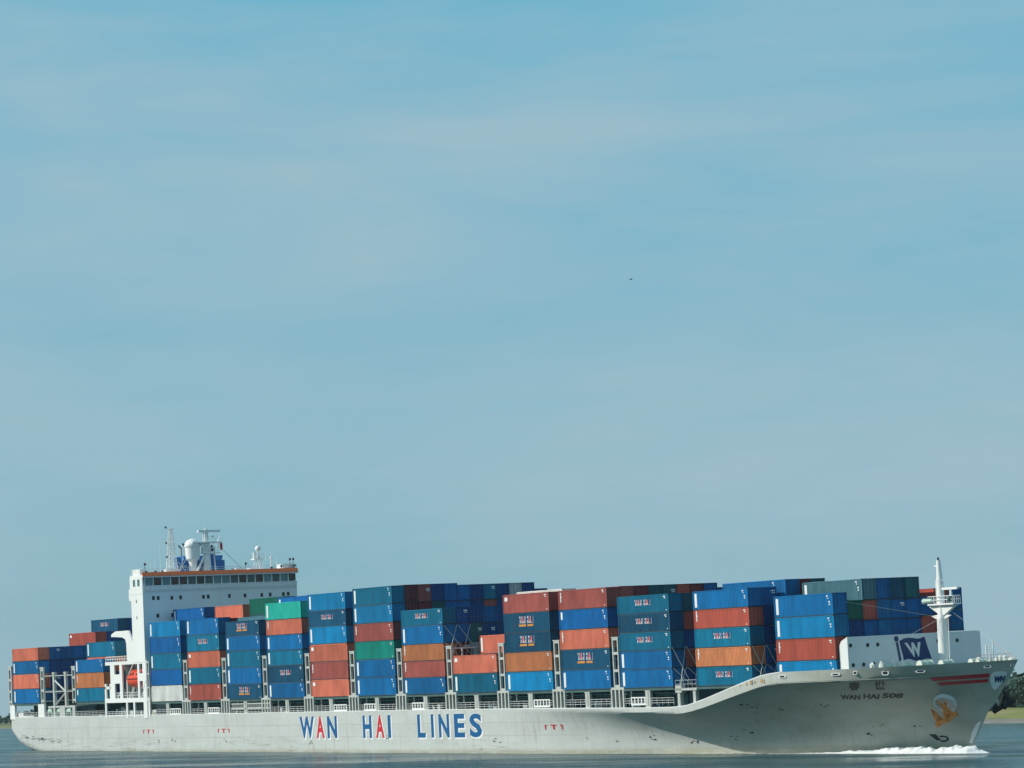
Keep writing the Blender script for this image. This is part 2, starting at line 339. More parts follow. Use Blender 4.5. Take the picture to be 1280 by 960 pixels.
# decks
d = MB()
dx = [0.5] + [4 * i for i in range(1, 56)]
for a, b in zip(dx, dx[1:]):
    d.add([(a, -half(a, 6.6) + .05, 6.6), (b, -half(b, 6.6) + .05, 6.6), (b, half(b, 6.6) - .05, 6.6), (a, half(a, 6.6) - .05, 6.6)], [(0, 1, 2, 3)])
dx = [220 + 2 * i for i in range(27)] + [273.2]
for a, b in zip(dx, dx[1:]):
    za, zb_ = ztop(a) - 1.0 if a > 240 else 6.6, ztop(b) - 1.0 if b > 240 else 6.6
    d.add([(a, -half(a, za) + .05, za), (b, -half(b, zb_) + .05, zb_), (b, half(b, zb_) - .05, zb_), (a, half(a, za) - .05, za)], [(0, 1, 2, 3)])
d.build('main_deck', M['deck'], ship)

# hull lettering ----------------------------------------------------
LET = [('W', 118.45, 123.27), ('A', 123.97, 126.63), ('N', 127.61, 130.76), ('H', 139.06, 141.81), ('A', 143.12, 145.72), ('I', 146.85, 147.75), ('L', 155.81, 158.14), ('I', 159.84, 160.61), ('N', 162.09, 165.14), ('E', 166.54, 169.54), ('S', 170.92, 174.36)]
def onhull(X, z, e): return (X, -half(X, z) - e, z)
for wd in (LET[:3], LET[3:6], LET[6:]):
    lb = MB(); ob = MB()
    for (ch, a, b) in wd:
        z0 = 2.97; z1 = 6.58
        glyph(lb, ch, lambda u, v: onhull(a + (b - a) * u, z0 + (z1 - z0) * v, .045), 1 if ch == 'A' else 0, 0.035 if ch != 'I' else 0.02)
        for dx_, dz_ in ((.42, -.28), (.30, -.16), (-.12, 0.05), (.15, -.25)):
            glyph(ob, ch, lambda u, v: onhull(a + dx_ + (b - a) * u, z0 + dz_ + (z1 - z0) * v, .02 + .004 * (dx_ + 1)), 0, 0.035 if ch != 'I' else 0.02)
    ob.build('lettering_outline', M['lwhite'], hull); lb.build('hull_lettering', [M['lblue'], M['lred']], hull)
# ship's name at the bow and tug marks
nb = MB()
def bowtext(mb, body, xa_, xb_, za_, zb_, hgt, bold=.03, mi=0, shear=0.0):
    glyph(mb, body, lambda u, v: onhull(lerp(xa_, xb_, u) + (v) * 1.35 * shear, lerp(za_, zb_, u) + hgt * v, .05), mi, bold)
for w_, x0_, x1_ in (('WAN', 250.56, 253.4), ('HAI', 254.05, 256.1), ('508', 256.65, 259.26)):
    bowtext(nb, w_, x0_, x1_, 7.27, 7.15, .68, .05, 0, .86)
bowtext(nb, '\u6625', 254.1, 255.6, 8.45, 8.42, 1.12, .035, 0, 1.75)
bowtext(nb, '\u4e16', 257.6, 258.9, 8.45, 8.42, 1.12, .035, 0, 1.45)
nb.build('bow_name', M['black'], hull)
for xc in (62.3, 91.4, 192.7):
    rm = MB()     # tug push marks: bracket, T, bracket
    for s_ in (-1, 1):
        rm.add([onhull(xc + s_ * 2.0 - .13, 4.0, .04), onhull(xc + s_ * 2.0 + .13, 4.0, .04), onhull(xc + s_ * 2.0 + .13, 4.7, .04), onhull(xc + s_ * 2.0 - .13, 4.7, .04)], [(0, 1, 2, 3)])
        a_, b_ = sorted((xc + s_ * 2.0, xc + s_ * 1.6))
        rm.add([onhull(a_, 4.5, .042), onhull(b_, 4.5, .042), onhull(b_, 4.7, .042), onhull(a_, 4.7, .042)], [(0, 1, 2, 3)])
    glyph(rm, 'T', lambda u, v: onhull(xc - .75 + 1.5 * u, 4.0 + .72 * v, .044), 0, .03)
    rm.build('tug_mark', M['lred'], hull)
dk = MB()
random.seed(3)
for X, z in ((66, 2.6), (72, 2.5), (91.5, 2.6), (122, 2.2), (146, 3.1), (178, 2.4), (200, 2.8), (205, 2.2), (213, 2.5), (221, 2.0), (231, 3.2), (240, 6.2), (247, 6.2), (236, 6.6), (250.0, 2.2), (228, 2.4), (257.5, 3.1), (252.2, 3.4)):
    for k in range(random.randint(2, 4)):
        a_ = X + random.uniform(-.9, .9); zz = z + random.uniform(-.35, .35); w_ = random.uniform(.12, .5); h_ = random.uniform(.07, .2)
        dk.add([onhull(a_, zz, .03), onhull(a_ + w_, zz, .03), onhull(a_ + w_, zz + h_, .03), onhull(a_, zz + h_, .03)], [(0, 1, 2, 3)])
for k in range(34):
    a_ = random.uniform(5, 24); zz = 3.6 - (a_ - 5) * .05 + random.uniform(-.5, .3); w_ = random.uniform(.4, 1.8); h_ = random.uniform(.03, .10)
    dk.add([onhull(a_, zz, .03), onhull(a_ + w_, zz - .03, .03), onhull(a_ + w_, zz + h_, .03), onhull(a_, zz + h_ * .6, .03)], [(0, 1, 2, 3)])
# bulb symbol
for i in range(6):
    z = 1.5 + i * .55; X = interp(z, STEM) - 4.3
def ring_pts(cx, cz, rx, rz, a0, a1, n): return [(cx + rx * math.cos(R(a0 + (a1 - a0) * i / n)), cz + rz * math.sin(R(a0 + (a1 - a0) * i / n))) for i in range(n + 1)]
dk.add([onhull(259.3, 2.3, .04), onhull(260.4, 2.25, .04), onhull(261.0, 1.45, .04), onhull(260.3, 1.45, .04)], [(0, 1, 2, 3)])
op = ring_pts(261.25, 1.65, .95, .42, -120, 120, 14); ip = ring_pts(261.25, 1.65, .6, .2, -120, 120, 14)
for i in range(14): dk.add([onhull(*op[i], .04), onhull(*op[i + 1], .04), onhull(*ip[i + 1], .04), onhull(*ip[i], .04)], [(0, 1, 2, 3)])
dk.build('hull_mark', M['dark'], hull)
rs = MB()
for X, z, w_, h_ in ((238.2, 9.55, .35, .2), (239.6, 9.6, .3, .45), (240.4, 9.75, .4, .5), (241.2, 9.85, .5, .35), (242.6, 9.95, .5, .5), (243.2, 9.8, .25, .6), (245.4, 9.2, .2, .6), (247.2, 8.6, .3, .5), (249.0, 8.9, .2, .4)):
    rs.add([onhull(X, z, .03), onhull(X + w_, z + .03, .03), onhull(X + w_ * .8, z + h_, .03), onhull(X + w_ * .1, z + h_ * .9, .03)], [(0, 1, 2, 3)])
rs.build('rust_stain', mat('rust_ochre', (.45, .26, .10), .8, var=.4, nscale=3), hull)
dp_ = MB()
dp_.add([onhull(265.15, 1.0, .05), onhull(265.6, 1.0, .05), onhull(266.6, 2.3, .05), onhull(267.7, 3.9, .05), onhull(266.9, 3.6, .05), onhull(265.9, 2.5, .05)], [(0, 1, 2, 3, 4, 5)]); dp_.build('stem_patch', M['lwhite'], hull)
# red stripes and shield
def patch(mb, quad, nu, nv, e=.05, mi=0):
    (a, b, c_, d_) = quad; vs = []
    for j in range(nv + 1):
        for i in range(nu + 1):
            u, v = i / nu, j / nv
            X = lerp(lerp(a[0], b[0], u), lerp(d_[0], c_[0], u), v); z = lerp(lerp(a[1], b[1], u), lerp(d_[1], c_[1], u), v); vs.append(onhull(X, z, e))
    mb.add(vs, [(j * (nu + 1) + i, j * (nu + 1) + i + 1, (j + 1) * (nu + 1) + i + 1, (j + 1) * (nu + 1) + i) for j in range(nv) for i in range(nu)], mi)
s1 = MB(); patch(s1, ((265.66, 9.70), (271.62, 9.92), (271.29, 9.42), (265.55, 9.24)), 14, 3)
patch(s1, ((265.58, 9.03), (271.06, 9.23), (270.77, 8.80), (265.51, 8.62)), 14, 3); s1.build('red_stripe', M['stripe'], hull)
sh = MB(); rows = [(10.12, 272.3, 273.1), (9.95, 271.9, 273.3), (9.6, 271.5, 273.1), (9.2, 271.2, 272.75), (8.8, 271.0, 272.3), (8.4, 270.85, 271.85), (8.05, 270.82, 271.4), (7.8, 270.93, 271.0)]
for (z1, a1, b1), (z0, a0, b0_) in zip(rows, rows[1:]): patch(sh, ((a1, z1), (b1, z1), (b0_, z0), (a0, z0)), 6, 2, .07)
shield = sh.build('shield_emblem', M['shield'], hull)
wt = MB(); glyph(wt, 'WH', lambda u, v: onhull(lerp(271.3, 272.4, u) + .6 * v, 8.72 + .82 * v, .12), 0, .09); wt.build('emblem_lettering', M['navy'], hull)

# anchor pocket and anchors -----------------------------------------
def frame_on_hull(X, z):
    p = Vector((X, -half(X, z), z)); px = Vector((X + .3, -half(X + .3, z), z)) - p; pz = Vector((X, -half(X, z + .3), z + .3)) - p
    n_ = px.cross(pz).normalized(); n_ = n_ if n_.y < 0 else -n_
    return p, px.normalized(), n_
p0, tx, nn = frame_on_hull(264.05, 6.45); tz = tx.cross(nn); tz = tz if tz.z > 0 else -tz
tube = bpy.data.objects
pk = MB(); n_ = 28; vs = []
for k, (rr, e) in enumerate(((1.48, .45), (1.30, .50), (1.22, .12), (1.22, -.3))):
    for i in range(n_):
        t = 2 * math.pi * i / n_; vs.append(p0 + tx * rr * math.cos(t) * 1.02 + tz * rr * math.sin(t) + nn * e)
vs2 = [p0 + tx * 1.6 * math.cos(2 * math.pi * i / n_) + tz * 1.6 * math.sin(2 * math.pi * i / n_) + nn * -.5 for i in range(n_)]
pk.add(vs, [(k * n_ + i, k * n_ + (i + 1) % n_, (k + 1) * n_ + (i + 1) % n_, (k + 1) * n_ + i) for k in range(3) for i in range(n_)])
pk.add(vs[:n_] + vs2, [(i, (i + 1) % n_, n_ + (i + 1) % n_, n_ + i) for i in range(n_)])
c0 = [p0 + tx * 1.22 * math.cos(2 * math.pi * i / n_) + tz * 1.22 * math.sin(2 * math.pi * i / n_) + nn * .1 for i in range(n_)]
pk.add(c0, [tuple(range(n_))]); pk.build('anchor_pocket', M['lwhite'], hull)
def anchor(o, ax, az, an, mt, s=1.0, parent=hull, name='anchor'):
    a = MB()
    P = lambda x, z, e: o + ax * x * s + az * z * s + an * e * s
    def bar(p, q, r1, r2): a.tube(p, q, r1 * s, r2 * s, 6)
    bar(P(0.25, .7, .35), P(-.25, -1.15, 1.0), .17, .24)          # shank
    bar(P(-1.25, -1.75, 1.2), P(1.25, -.45, 1.05), .24, .24)      # crown
    bar(P(-1.3, -1.8, 1.2), P(-1.05, -1.5, 1.35), .34, .2); bar(P(1.1, -.55, 1.2), P(1.35, -.4, 1.0), .2, .32)
    for (x0, z0, x1, z1) in ((-.95, -1.55, -1.5, .05), (.75, -.6, -.35, 1.35)):   # flukes, pointed
        pa = P(x0, z0, 1.15); pb = P(x1, z1, .8); pm = pa.lerp(pb, .45); dw = (pb - pa).cross(an).normalized() * .38 * s
        a.prism([pa - dw, pa + dw, pm + dw * .8, pb, pm - dw * .8], an * -.22 * s)
        a.tube(pa, pb, .13 * s, .04 * s, 6)
    bar(P(-.05, -.75, .9), P(.15, -1.35, 1.45), .36, .22)
    return a.build(name, mt, parent)
anchor(p0 + nn * .25 - tz * .15 + tx * .05, tx, tz, nn, M['anchor'], 1.22)
# port anchor hanging from its bolster, seen past the stem
b_ = MB(); b_.ball((265.8, 2.2, 6.0), 1.0, nu=20, nv=12, sx=2.0, sy=1.9, sz=1.15); b_.build('anchor_pocket', M['hull'], hull, True)
anchor(Vector((267.6, 3.9, 6.6)), Vector((.55, .83, .0)), Vector((.0, .12, 1)).normalized(), Vector((.8, -.6, 0)), M['dark'], 1.0)
# fairleads in the bulwark
for (X, z, w_, h_) in ((246.8, 10.65, 1.3, .42), (255.55, 10.68, 1.3, .34), (258.15, 10.79, .6, .5), (261.7, 10.63, .95, .62), (265.4, 10.64, 1.25, .36), (271.85, 10.85, .95, .34), (274.15, 10.88, .42, .3)):
    p, ax_, an_ = frame_on_hull(X, z); az_ = Vector((0, 0, 1)); f_ = MB(); o1 = []; i1 = []; n_ = 16
    for i in range(n_):
        t = 2 * math.pi * i / n_; cx, cz = math.cos(t), math.sin(t); cx = math.copysign(abs(cx) ** .6, cx); cz = math.copysign(abs(cz) ** .6, cz)
        o1.append(p + ax_ * cx * w_ * .5 + az_ * cz * h_ * .5 + an_ * .10); i1.append(p + ax_ * cx * w_ * .36 + az_ * cz * h_ * .32 + an_ * .10)
    bk = [v - an_ * .25 for v in o1]
    f_.add(o1 + i1, [(i, (i + 1) % n_, n_ + (i + 1) % n_, n_ + i) for i in range(n_)]); f_.add(o1 + bk, [(i, (i + 1) % n_, n_ + (i + 1) % n_, n_ + i) for i in range(n_)])
    f_.add([v - an_ * .03 for v in i1], [tuple(range(n_))], 1); f_.build('fairlead', [M['lwhite'], M['black']], hull)

# ------------------------------------------------------------------ deck structure under and between the stacks
def rail(mb, pts, h=1.05, n=None, r=.03, mids=2):
    for (a, b) in zip(pts, pts[1:]):
        a = Vector(a); b = Vector(b); k = n or max(2, int((b - a).length / 1.5)); up = Vector((0, 0, h))
        for i in range(k + 1):
            q = a.lerp(b, i / k); mb.tube(q, q + up, r, n=4)
        for j in range(mids + 1):
            w_ = up * ((j + 1) / (mids + 1)); mb.tube(a + w_, b + w_, r, n=4)
BAY = {k: 64.0 + i * 14.7042 for i, k in enumerate('ABCDEFGHIJK')}
BAY['L'] = BAY['K'] + 17.751; BAY['M'] = BAY['L'] + 14.5858
def coaming(x0, x1, w, z0, z1, ribs=True):
    m_ = MB(); m_.box(x0, x1, -w, w, z0, z1)
    if ribs:
        for i in range(6): m_.box(x0 + .6 + i * 2.0, x0 + .72 + i * 2.0, -w - .25, -w + .02, z0 + .05, z1 - .05)
    m_.build('hatch_coaming', M['coam'], ship)
for k in 'ABCDEFGHIJKL': coaming(BAY[k] + .4, BAY[k] + 11.8, 12.6, 6.55 if k != 'L' else 8.3, 9.15, k != 'L')
coaming(BAY['M'] + .3, BAY['M'] + 11.5, 9.5, 9.2, 9.6, False); coaming(3.6, 15.0, 12.0, 6.55, 9.6); coaming(32.4, 43.6, 12.0, 6.55, 9.6)
for k in 'ABCDEFGHIJKL':
    x = BAY[k]; hc = MB(); hc.box(x + .05, x + 12.1, -13.3, 13.3, 9.2, 9.6); hc.box(x - .05, x + 12.25, -16.0, -13.31, 9.32, 9.62)
    hc.build('hatch_cover', M['deck'], ship)
for x in (3.1, 32.1): hc = MB(); hc.box(x, x + 12.2, -16.0, 13.3, 9.62, 9.98); hc.build('hatch_cover', M['deck'], ship)
# mid-bay pillars
for k in 'ABCDEFGHIJK':
    x = BAY[k] + 6.1; p_ = MB(); z0 = ztop(x)
    p_.box(x - .55, x + .55, -16.0, -15.55, min(z0, 7.2) - .5, 9.42); p_.box(x - .65, x + .65, -16.04, -13.4, 9.2, 9.31)
    p_.box(x - .12, x + .12, -16.06, -16.0, 7.2, 9.2)
    p_.build('deck_pillar', M['grey'], ship)
# deck clutter in the side passage, one piece per bay
random.seed(11)
for k in 'ABCDEFGHIJK':
    x = BAY[k]; q = MB()
    for i in range(7):
        a_ = x + random.uniform(.4, 11); w_ = random.uniform(.3, 1.3); h_ = random.uniform(.3, 1.5); y_ = random.uniform(-15.2, -13.4)
        q.box(a_, a_ + w_, y_, y_ + .5, 6.6, 7.2 + h_ * .6, random.choice((0, 0, 1, 2)))
    q.box(x + .2, x + 11.9, -15.4, -13.2, 6.56, 6.64); q.box(x + 5.9, x + 6.05, -15.4, -14.8, 6.6, 9.0); q.tube((x, -15.3, 8.9), (x + 12, -15.3, 8.9), .10, n=6); q.tube((x, -14.9, 8.6), (x + 12, -14.9, 8.6), .07, n=6)
    q.build('deck_fitting', [M['coam'], M['grey'], M['white']], ship)
    rl = MB(); rail(rl, [(x + .2, -15.9, 7.25), (x + 12, -15.9, 7.25)], 1.0, 9, .03, 2)
    if k in 'ABEFGIK':
        a_ = x + (6.9 if k in 'ABEI' else 2.0)
        for yy in (0,): rl.box(a_, a_ + 4.2, -15.97, -15.9, 7.3, 7.52); rl.box(a_, a_ + 4.2, -15.97, -15.9, 8.3, 8.45)
        for j in range(6): rl.box(a_ + j * .8, a_ + j * .8 + .2, -15.96, -15.91, 7.5, 8.3)
    rl.build('deck_rail', M['white'], ship)
# gangway stowed below bay D
g = MB()
for i in range(24):
    x = 94.6 + i * .58; g.box(x, x + .12, -15.95, -15.55, 8.2, 9.1)
g.box(94.4, 108.4, -16.0, -15.9, 8.0, 8.25); g.box(94.4, 108.4, -16.0, -15.9, 8.85, 9.02); g.box(94.4, 108.4, -15.6, -15.5, 8.0, 8.2)
g.build('gangway', M['grey'], ship)

def lashing_bridge(x, ztop_=16.9, y0=-16.05, y1=16.05, base=7.15, foot=True, rods=()):
    b = MB(); w = .22
    zb_ = 9.85
    for yy in (y0, y1 - .35):
        s_ = -1 if yy < 0 else 1
        for xx in (x - .72, x + .50):
            b.box(xx, xx + w, yy, yy + .35, zb_, ztop_)
        for zz in (zb_, 12.05, 14.5, ztop_ - .35):
            b.box(x - .5, x + .5, yy + .02, yy + .33, zz, zz + .38)
        b.box(x - .85, x + .85, yy - .03, yy + .4, ztop_ - .02, ztop_ + .12)
        if foot:
            for i in range(4): b.box(x - 1.6 + i * .94, x - 1.28 + i * .94, yy + .0, yy + .35, base - .4, zb_ - .3)
            b.box(x - 1.62, x + 1.66, yy - .01, yy + .4, zb_ - .32, zb_ + .02)
    for zz in (zb_, 12.05, 14.5, ztop_ - .4):
        b.box(x - .5, x - .38, y0 + .4, y1 - .4, zz, zz + .22); b.box(x + .38, x + .5, y0 + .4, y1 - .4, zz, zz + .22)
    for i in range(1, 13):
        yy = y0 + i * (y1 - y0) / 13; b.box(x - .12, x + .12, yy - .1, yy + .1, 6.7, ztop_ - .3)
    o = b.build('lashing_bridge', M['grey'], ship)
    return o
def rod(parent, a, b, r=.04):
    m_ = MB(); m_.tube(a, b, r, n=5); m_.build('lashing_rod', M['grey'], parent)
for k in 'ABCDEFGHIJK':
    x = BAY[k] - (0.95 if k != 'A' else .62)
    if k == 'A': continue
    lo = lashing_bridge(x - .15)
    # crossed rods on the forward ends of the stack just aft
    xe = BAY[k] - 14.7042 + 12.3
    if k in 'GHIJKF':
        for (ya, za, yb, zb_) in ((-15.9, 14.9, -14.0, 12.3), (-13.9, 14.9, -15.6, 12.3)): rod(lo, (xe, ya, za), (x - .6, yb, zb_))
    if k == 'H':
        for i in range(0, 2):
            ya = -15.9 + i * 2.5
            rod(lo, (xe, ya + .1, 20.2), (xe + 1.2, ya + 2.6, 16.4)); rod(lo, (xe, ya + 2.4, 20.2), (xe + 1.2, ya + .3, 16.4))
            rod(lo, (xe, ya + .1, 17.6), (xe + 1.2, ya + 2.2, 15.0)); rod(lo, (xe, ya + 2.4, 17.6), (xe + 1.2, ya + .3, 15.0))
# post beside the bridge house
b = MB(); b.box(62.55, 62.75, -16.2, -15.9, 7.0, 17.0); b.box(63.35, 63.55, -16.2, -15.9, 7.0, 17.0)
for zz in (9.7, 12.2, 14.7, 16.8): b.box(62.6, 63.5, -16.18, -15.92, zz, zz + .3)
b.build('lashing_post', M['grey'], ship)
# low lashing platform between the last two big stacks, with crossed rods
b = MB(); b.box(BAY['K'] + 12.5, BAY['L'] - .3, -16.0, -12.5, 9.2, 9.5); b.box(BAY['K'] + 12.6, BAY['K'] + 14.0, -16.0, -15.3, 8.9, 9.9)
for x in (BAY['K'] + 13.2, BAY['L'] - 1.0): b.box(x - .3, x + .3, -15.9, -15.3, 6.5, 9.2)
rail(b, [(BAY['K'] + 12.6, -15.9, 9.5), (BAY['L'] - .4, -15.9, 9.5)], 1.1, 5, .035, 1)
lp = b.build('lashing_platform', M['grey'], ship)
xe = BAY['K'] + 12.25
for i in range(2):
    ya = -16.0 + i * 2.5
    for (z1, z0) in ((15.2, 9.7), (12.3, 9.8)):
        rod(lp, (xe, ya + .1, z1), (xe + 1.3, ya + 2.3, z0), .05); rod(lp, (xe, ya + 2.4, z1), (xe + 1.3, ya + .2, z0), .05)
xe = BAY['L'] + 12.25
for i in range(2):
    ya = -16.0 + i * 2.5
    for (z1, z0) in ((14.9, 9.7), (12.3, 9.8)):
        rod(lp, (xe, ya + .1, z1), (xe + 1.0, ya + 2.3, z0), .05); rod(lp, (xe, ya + 2.4, z1), (xe + 1.0, ya + .2, z0), .05)
# aft lashing frames around the empty bay
for x, zt_ in ((1.6, 17.3), (16.75, 16.8), (31.1, 16.7)):
    b = MB()
    for yy in (-16.05, 15.7):
        b.box(x - .75, x - .50, yy, yy + .35, 9.9, zt_); b.box(x + .5, x + .75, yy, yy + .35, 9.9, zt_)
        for zz in (10.3, 12.3, 14.6, zt_ - .5): b.box(x - .6, x + .6, yy + .03, yy + .32, zz, zz + .45)
        b.box(x - .85, x + .85, yy - .04, yy + .4, zt_, zt_ + .3)
    for i in range(1, 13): b.box(x - .12, x + .12, -16 + i * 2.46 - .1, -16 + i * 2.46 + .1, 9.9, zt_ - 1)
    for zz in (10.3, 12.3, 15.2): b.box(x - .3, x + .3, -15.7, 15.7, zz, zz + .18)
    b.build('lashing_bridge', M['grey'], ship)
b = MB()
for x in (21.9, 27.2): b.box(x - .32, x + .32, -16.02, -15.5, 9.3, 15.9); b.box(x - .5, x + .5, -16.05, -15.45, 15.6, 16.0)
for zz in (15.3, 12.2): b.tube((17.4, -15.8, zz), (30.6, -15.8, zz), .10, n=6)
b.tube((21.9, -15.8, 14.5), (27.1, -15.8, 12.1), .17, n=6); b.tube((27.1, -15.8, 12.1), (22.3, -15.8, 9.7), .17, n=6)
b.box(19, 31, -16.0, -12.6, 9.1, 9.45)
b.build('deck_frame', M['grey'], ship)
for (xa_, xb_, y_) in ((0.35, 2.6, 0), (14.6, 17.4, 0), (24.5, 26.8, 0), (21.6, 22.4, 0), (30.2, 31.4, 0)):
    b = MB(); b.box(xa_, xb_, -half(max(xa_, 3), 7) + .02, -half(max(xa_, 3), 7) + .45, 7.0, 9.9 if xb_ < 20 else 9.4); b.build('deck_pillar', M['white'] if xb_ < 18 else M['grey'], ship)
b = MB(); rail(b, [(2.7, -15.5, 7.3), (14.5, -15.9, 7.3)], 1.0, 9); b.box(6.5, 11.5, -15.6, -15.4, 7.4, 7.7); b.box(3.2, 5.6, -15.2, -14.2, 7.0, 8.2)
rail(b, [(17.5, -16.0, 7.3), (44, -16.0, 7.3)], 1.0, 16)
b.build('deck_rail', M['white'], ship)
random.seed(5); q = MB()
for i in range(26):
    a_ = random.uniform(17.6, 43.0); w_ = random.uniform(.3, 1.5); y_ = random.uniform(-15.4, -12.8); h_ = random.uniform(.4, 2.3)
    q.box(a_, a_ + w_, y_, y_ + .6, 6.6, 7.0 + h_, random.choice((0, 1, 2, 2)))
q.build('deck_fitting', [M['coam'], M['grey'], M['dark']], ship)
for i in range(3):
    x = 18.7 + i * 4.3; w = MB(); w.tube((x, -15.3, 8.5), (x + 1.6, -15.3, 8.5), .62, n=14); w.box(x - .15, x, -15.9, -14.7, 6.8, 8.8); w.box(x + 1.6, x + 1.75, -15.9, -14.7, 6.8, 8.8); w.build('mooring_winch', M['winch'], ship)

# ------------------------------------------------------------------ bridge house
bh = MB(); XA, XF = 57.5, 62.3
bh.box(XA, XF, -16.2, 16.2, 17.0, 30.3, 0)
bh.box(58.2, XF, -12.2, 16.2, 6.6, 16.99, 0)
bh.box(XA - 9, XA - .01, -9, 9, 6.6, 27, 1)
bh.box(XA + .25, XF - .6, -15.9, 15.9, 30.3, 32.5, 2)
bh.box(XA - .1, XF + .12, -16.25, 16.35, 32.5, 33.0, 1)
bh.box(XF - 1.4, XF + .02, -16.19, -15.8, 6.8, 17.0, 1)
# wing side wall with two windows cut by frames
for (a_, b_) in ((XA - .3, 58.5), (59.5, 60.3), (61.3, XF + .05)): bh.box(a_, b_, -16.26, -16.0, 30.1, 32.6, 1)
bh.box(XA - .3, XF + .05, -16.27, -16.02, 29.5, 30.9, 1); bh.box(XA - .3, XF + .05, -16.27, -16.02, 32.15, 32.7, 1)
bh.box(XA - .9, XA + .2, -16.22, -15.3, 28.4, 30.5, 1)
house = bh.build('bridge_house', [M['front'], M['white'], M['dark']], ship)
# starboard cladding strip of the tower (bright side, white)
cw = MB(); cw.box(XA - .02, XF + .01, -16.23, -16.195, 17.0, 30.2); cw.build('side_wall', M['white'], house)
bd = MB(); bd.prism([(XF + .12, -16.3, 32.68), (XF + .50, -16.3, 32.68), (XF + .48, -16.3, 32.78), (XF + .12, -16.3, 33.42)], (0, 32.7, 0)); bd.build('orange_band', M['band'], house)
bd = MB(); bd.box(XF + .12, XF + .36, -16.3, 16.4, 32.42, 32.67); bd.build('eaves_strip', M['lwhite'], house)
y = -15.7; i = 0
while y < 15.6:
    w_ = MB(); xg = XF - .25
    w_.box(xg, xg + .04, y + .1, y + 1.66, 31.02, 32.42); pale = i in (0,) or i >= 13
    w = w_.build('window', M[('glass2', 'glass', 'glass2', 'glass4', 'glass4', 'glass3', 'glass', 'glass3', 'glass2', 'glass2', 'glass3', 'glass', 'glass3', 'glass', 'glass2', 'glass3', 'glass2', 'glass', 'glass2')[i]], house)
    fr = MB(); fr.box(xg, xg + .16, y - .07, y + .1, 30.9, 32.5); fr.build('window_frame', M['white'], house)
    y += 1.775; i += 1
for (a_, b_) in ((58.52, 59.48), (60.32, 61.28)):
    w_ = MB(); w_.box(a_, b_, -16.12, -16.08, 30.92, 32.13); w_.build('window', M['glass2'], house)
fp = MB(); fp.box(XF - .3, XF + .12, -16.2, 16.2, 30.25, 30.95, 0)
for i in range(37): yy = -16.1 + i * .89; fp.box(XF + .12, XF + .2, yy, yy + .13, 30.0, 30.9, 1)
fp.box(XF + .12, XF + .22, -16.2, 16.2, 30.85, 30.97, 1); fp.box(XF + .12, XF + .22, -16.2, 16.2, 29.95, 30.05, 1)
fp.build('front_parapet', [M['front'], M['white']], house)
for (yy, zz) in [(-14.08, 28.65), (-13.1, 28.62), (-10.31, 28.58), (-8.49, 28.6), (-3.76, 28.55), (-2.76, 28.55), (1.69, 28.55), (4.99, 28.52), (8.57, 28.52), (10.37, 28.54), (13.21, 28.54), (14.25, 28.56), (-13.32, 25.39), (-10.3, 25.4), (-8.5, 25.4), (-3.8, 25.4)]:
    w_ = MB(); w_.box(XF - .02, XF + .03, yy - .27, yy + .27, zz - .36, zz + .36); w_.box(XF, XF + .02, yy - .38, yy + .38, zz - .47, zz + .47, 1); w_.build('porthole', [M['black'], M['lwhite']], house)
for zz in (27.9, 24.9):
    w_ = MB(); w_.box(59.5, 59.75, -16.26, -16.2, zz, zz + .6); w_.build('vent', M['dark'], house)
# roof furniture
rf = MB(); rail(rf, [(XA, -16.1, 33.0), (XF + .1, -16.1, 33.0), (XF + .1, 16.2, 33.0), (XA, 16.2, 33.0)], 1.05, None, .035, 2); rf.build('roof_rail', M['white'], house)
for bx in ((58.2, 61.2, -16.1, -15.2, 33.0, 34.0), (59.5, 61.8, 13.6, 16.2, 33.0, 34.25), (60.5, 61.5, -10.8, -8.0, 33.0, 33.9), (60.2, 61.6, 3.6, 4.8, 33.0, 33.8), (60, 61.5, 6.6, 7.2, 33, 33.6)):
    rb = MB(); rb.box(*bx); rb.build('wing_locker', M['white'], house)
for (yy, zz) in ((-15.5, 34.9), (-15.3, 33.5), (-13.4, 33.5), (5.5, 34.5), (11.0, 33.6), (13.1, 33.8), (15.0, 35.1), (15.7, 35.1), (16.0, 33.9), (-12.0, 33.4)):
    s_ = MB(); s_.tube((XF - .2, yy, 33.0), (XF - .2, yy, zz), .05, n=5); s_.ball((XF - .1, yy, zz), .24); s_.build('searchlight', M['black'], house)
for (yy, zt_) in ((-11.5, 39.0), (-12.6, 36.2), (-13.5, 35.5), (13.0, 35.9), (15.9, 35.4), (11.9, 37.1), (10.3, 36.5), (-1.0, 35)):
    s_ = MB(); s_.tube((60.5, yy, 33.0), (60.5, yy, zt_), .045, .02, n=5); s_.build('whip_antenna', M['white'], house)
# funnel
fu = MB(); fu.prism([(46.6, -2.2, 33.0), (50.6, -2.2, 33.0), (50.0, -1.2, 36.7), (47.0, -1.2, 36.7)], (0, 8.4, 0), 0)
fu.box(47.2, 56.9, -8.8, 8.8, 27, 33.1, 1)
fun = fu.build('funnel', [M['blue'], M['white']], ship)
for i in range(5):
    xx, yy = 48.6 + (i % 2) * .9, -.9 + i * .45; p_ = MB(); p_.tube((xx, yy, 36.5), (xx, yy, 38.2 + .2 * (i % 3)), .16, n=8, mi=0); p_.tube((xx, yy, 38.2 + .2 * (i % 3)), (xx - .5, yy - .3, 38.8 + .2 * (i % 3)), .15, n=8, mi=1); p_.build('exhaust_pipe', [M['pipe'], M['black']], fun)
bb = MB(); bb.box(58.2, 59.3, -6.5, 2.6, 33.05, 35.4); bb.box(58.3, 59.2, -7.5, -6.4, 33.05, 36.1); bb.box(58.3, 59.1, -1.3, .8, 35.4, 36.6); bb.build('radar_house', M['blue'], house)
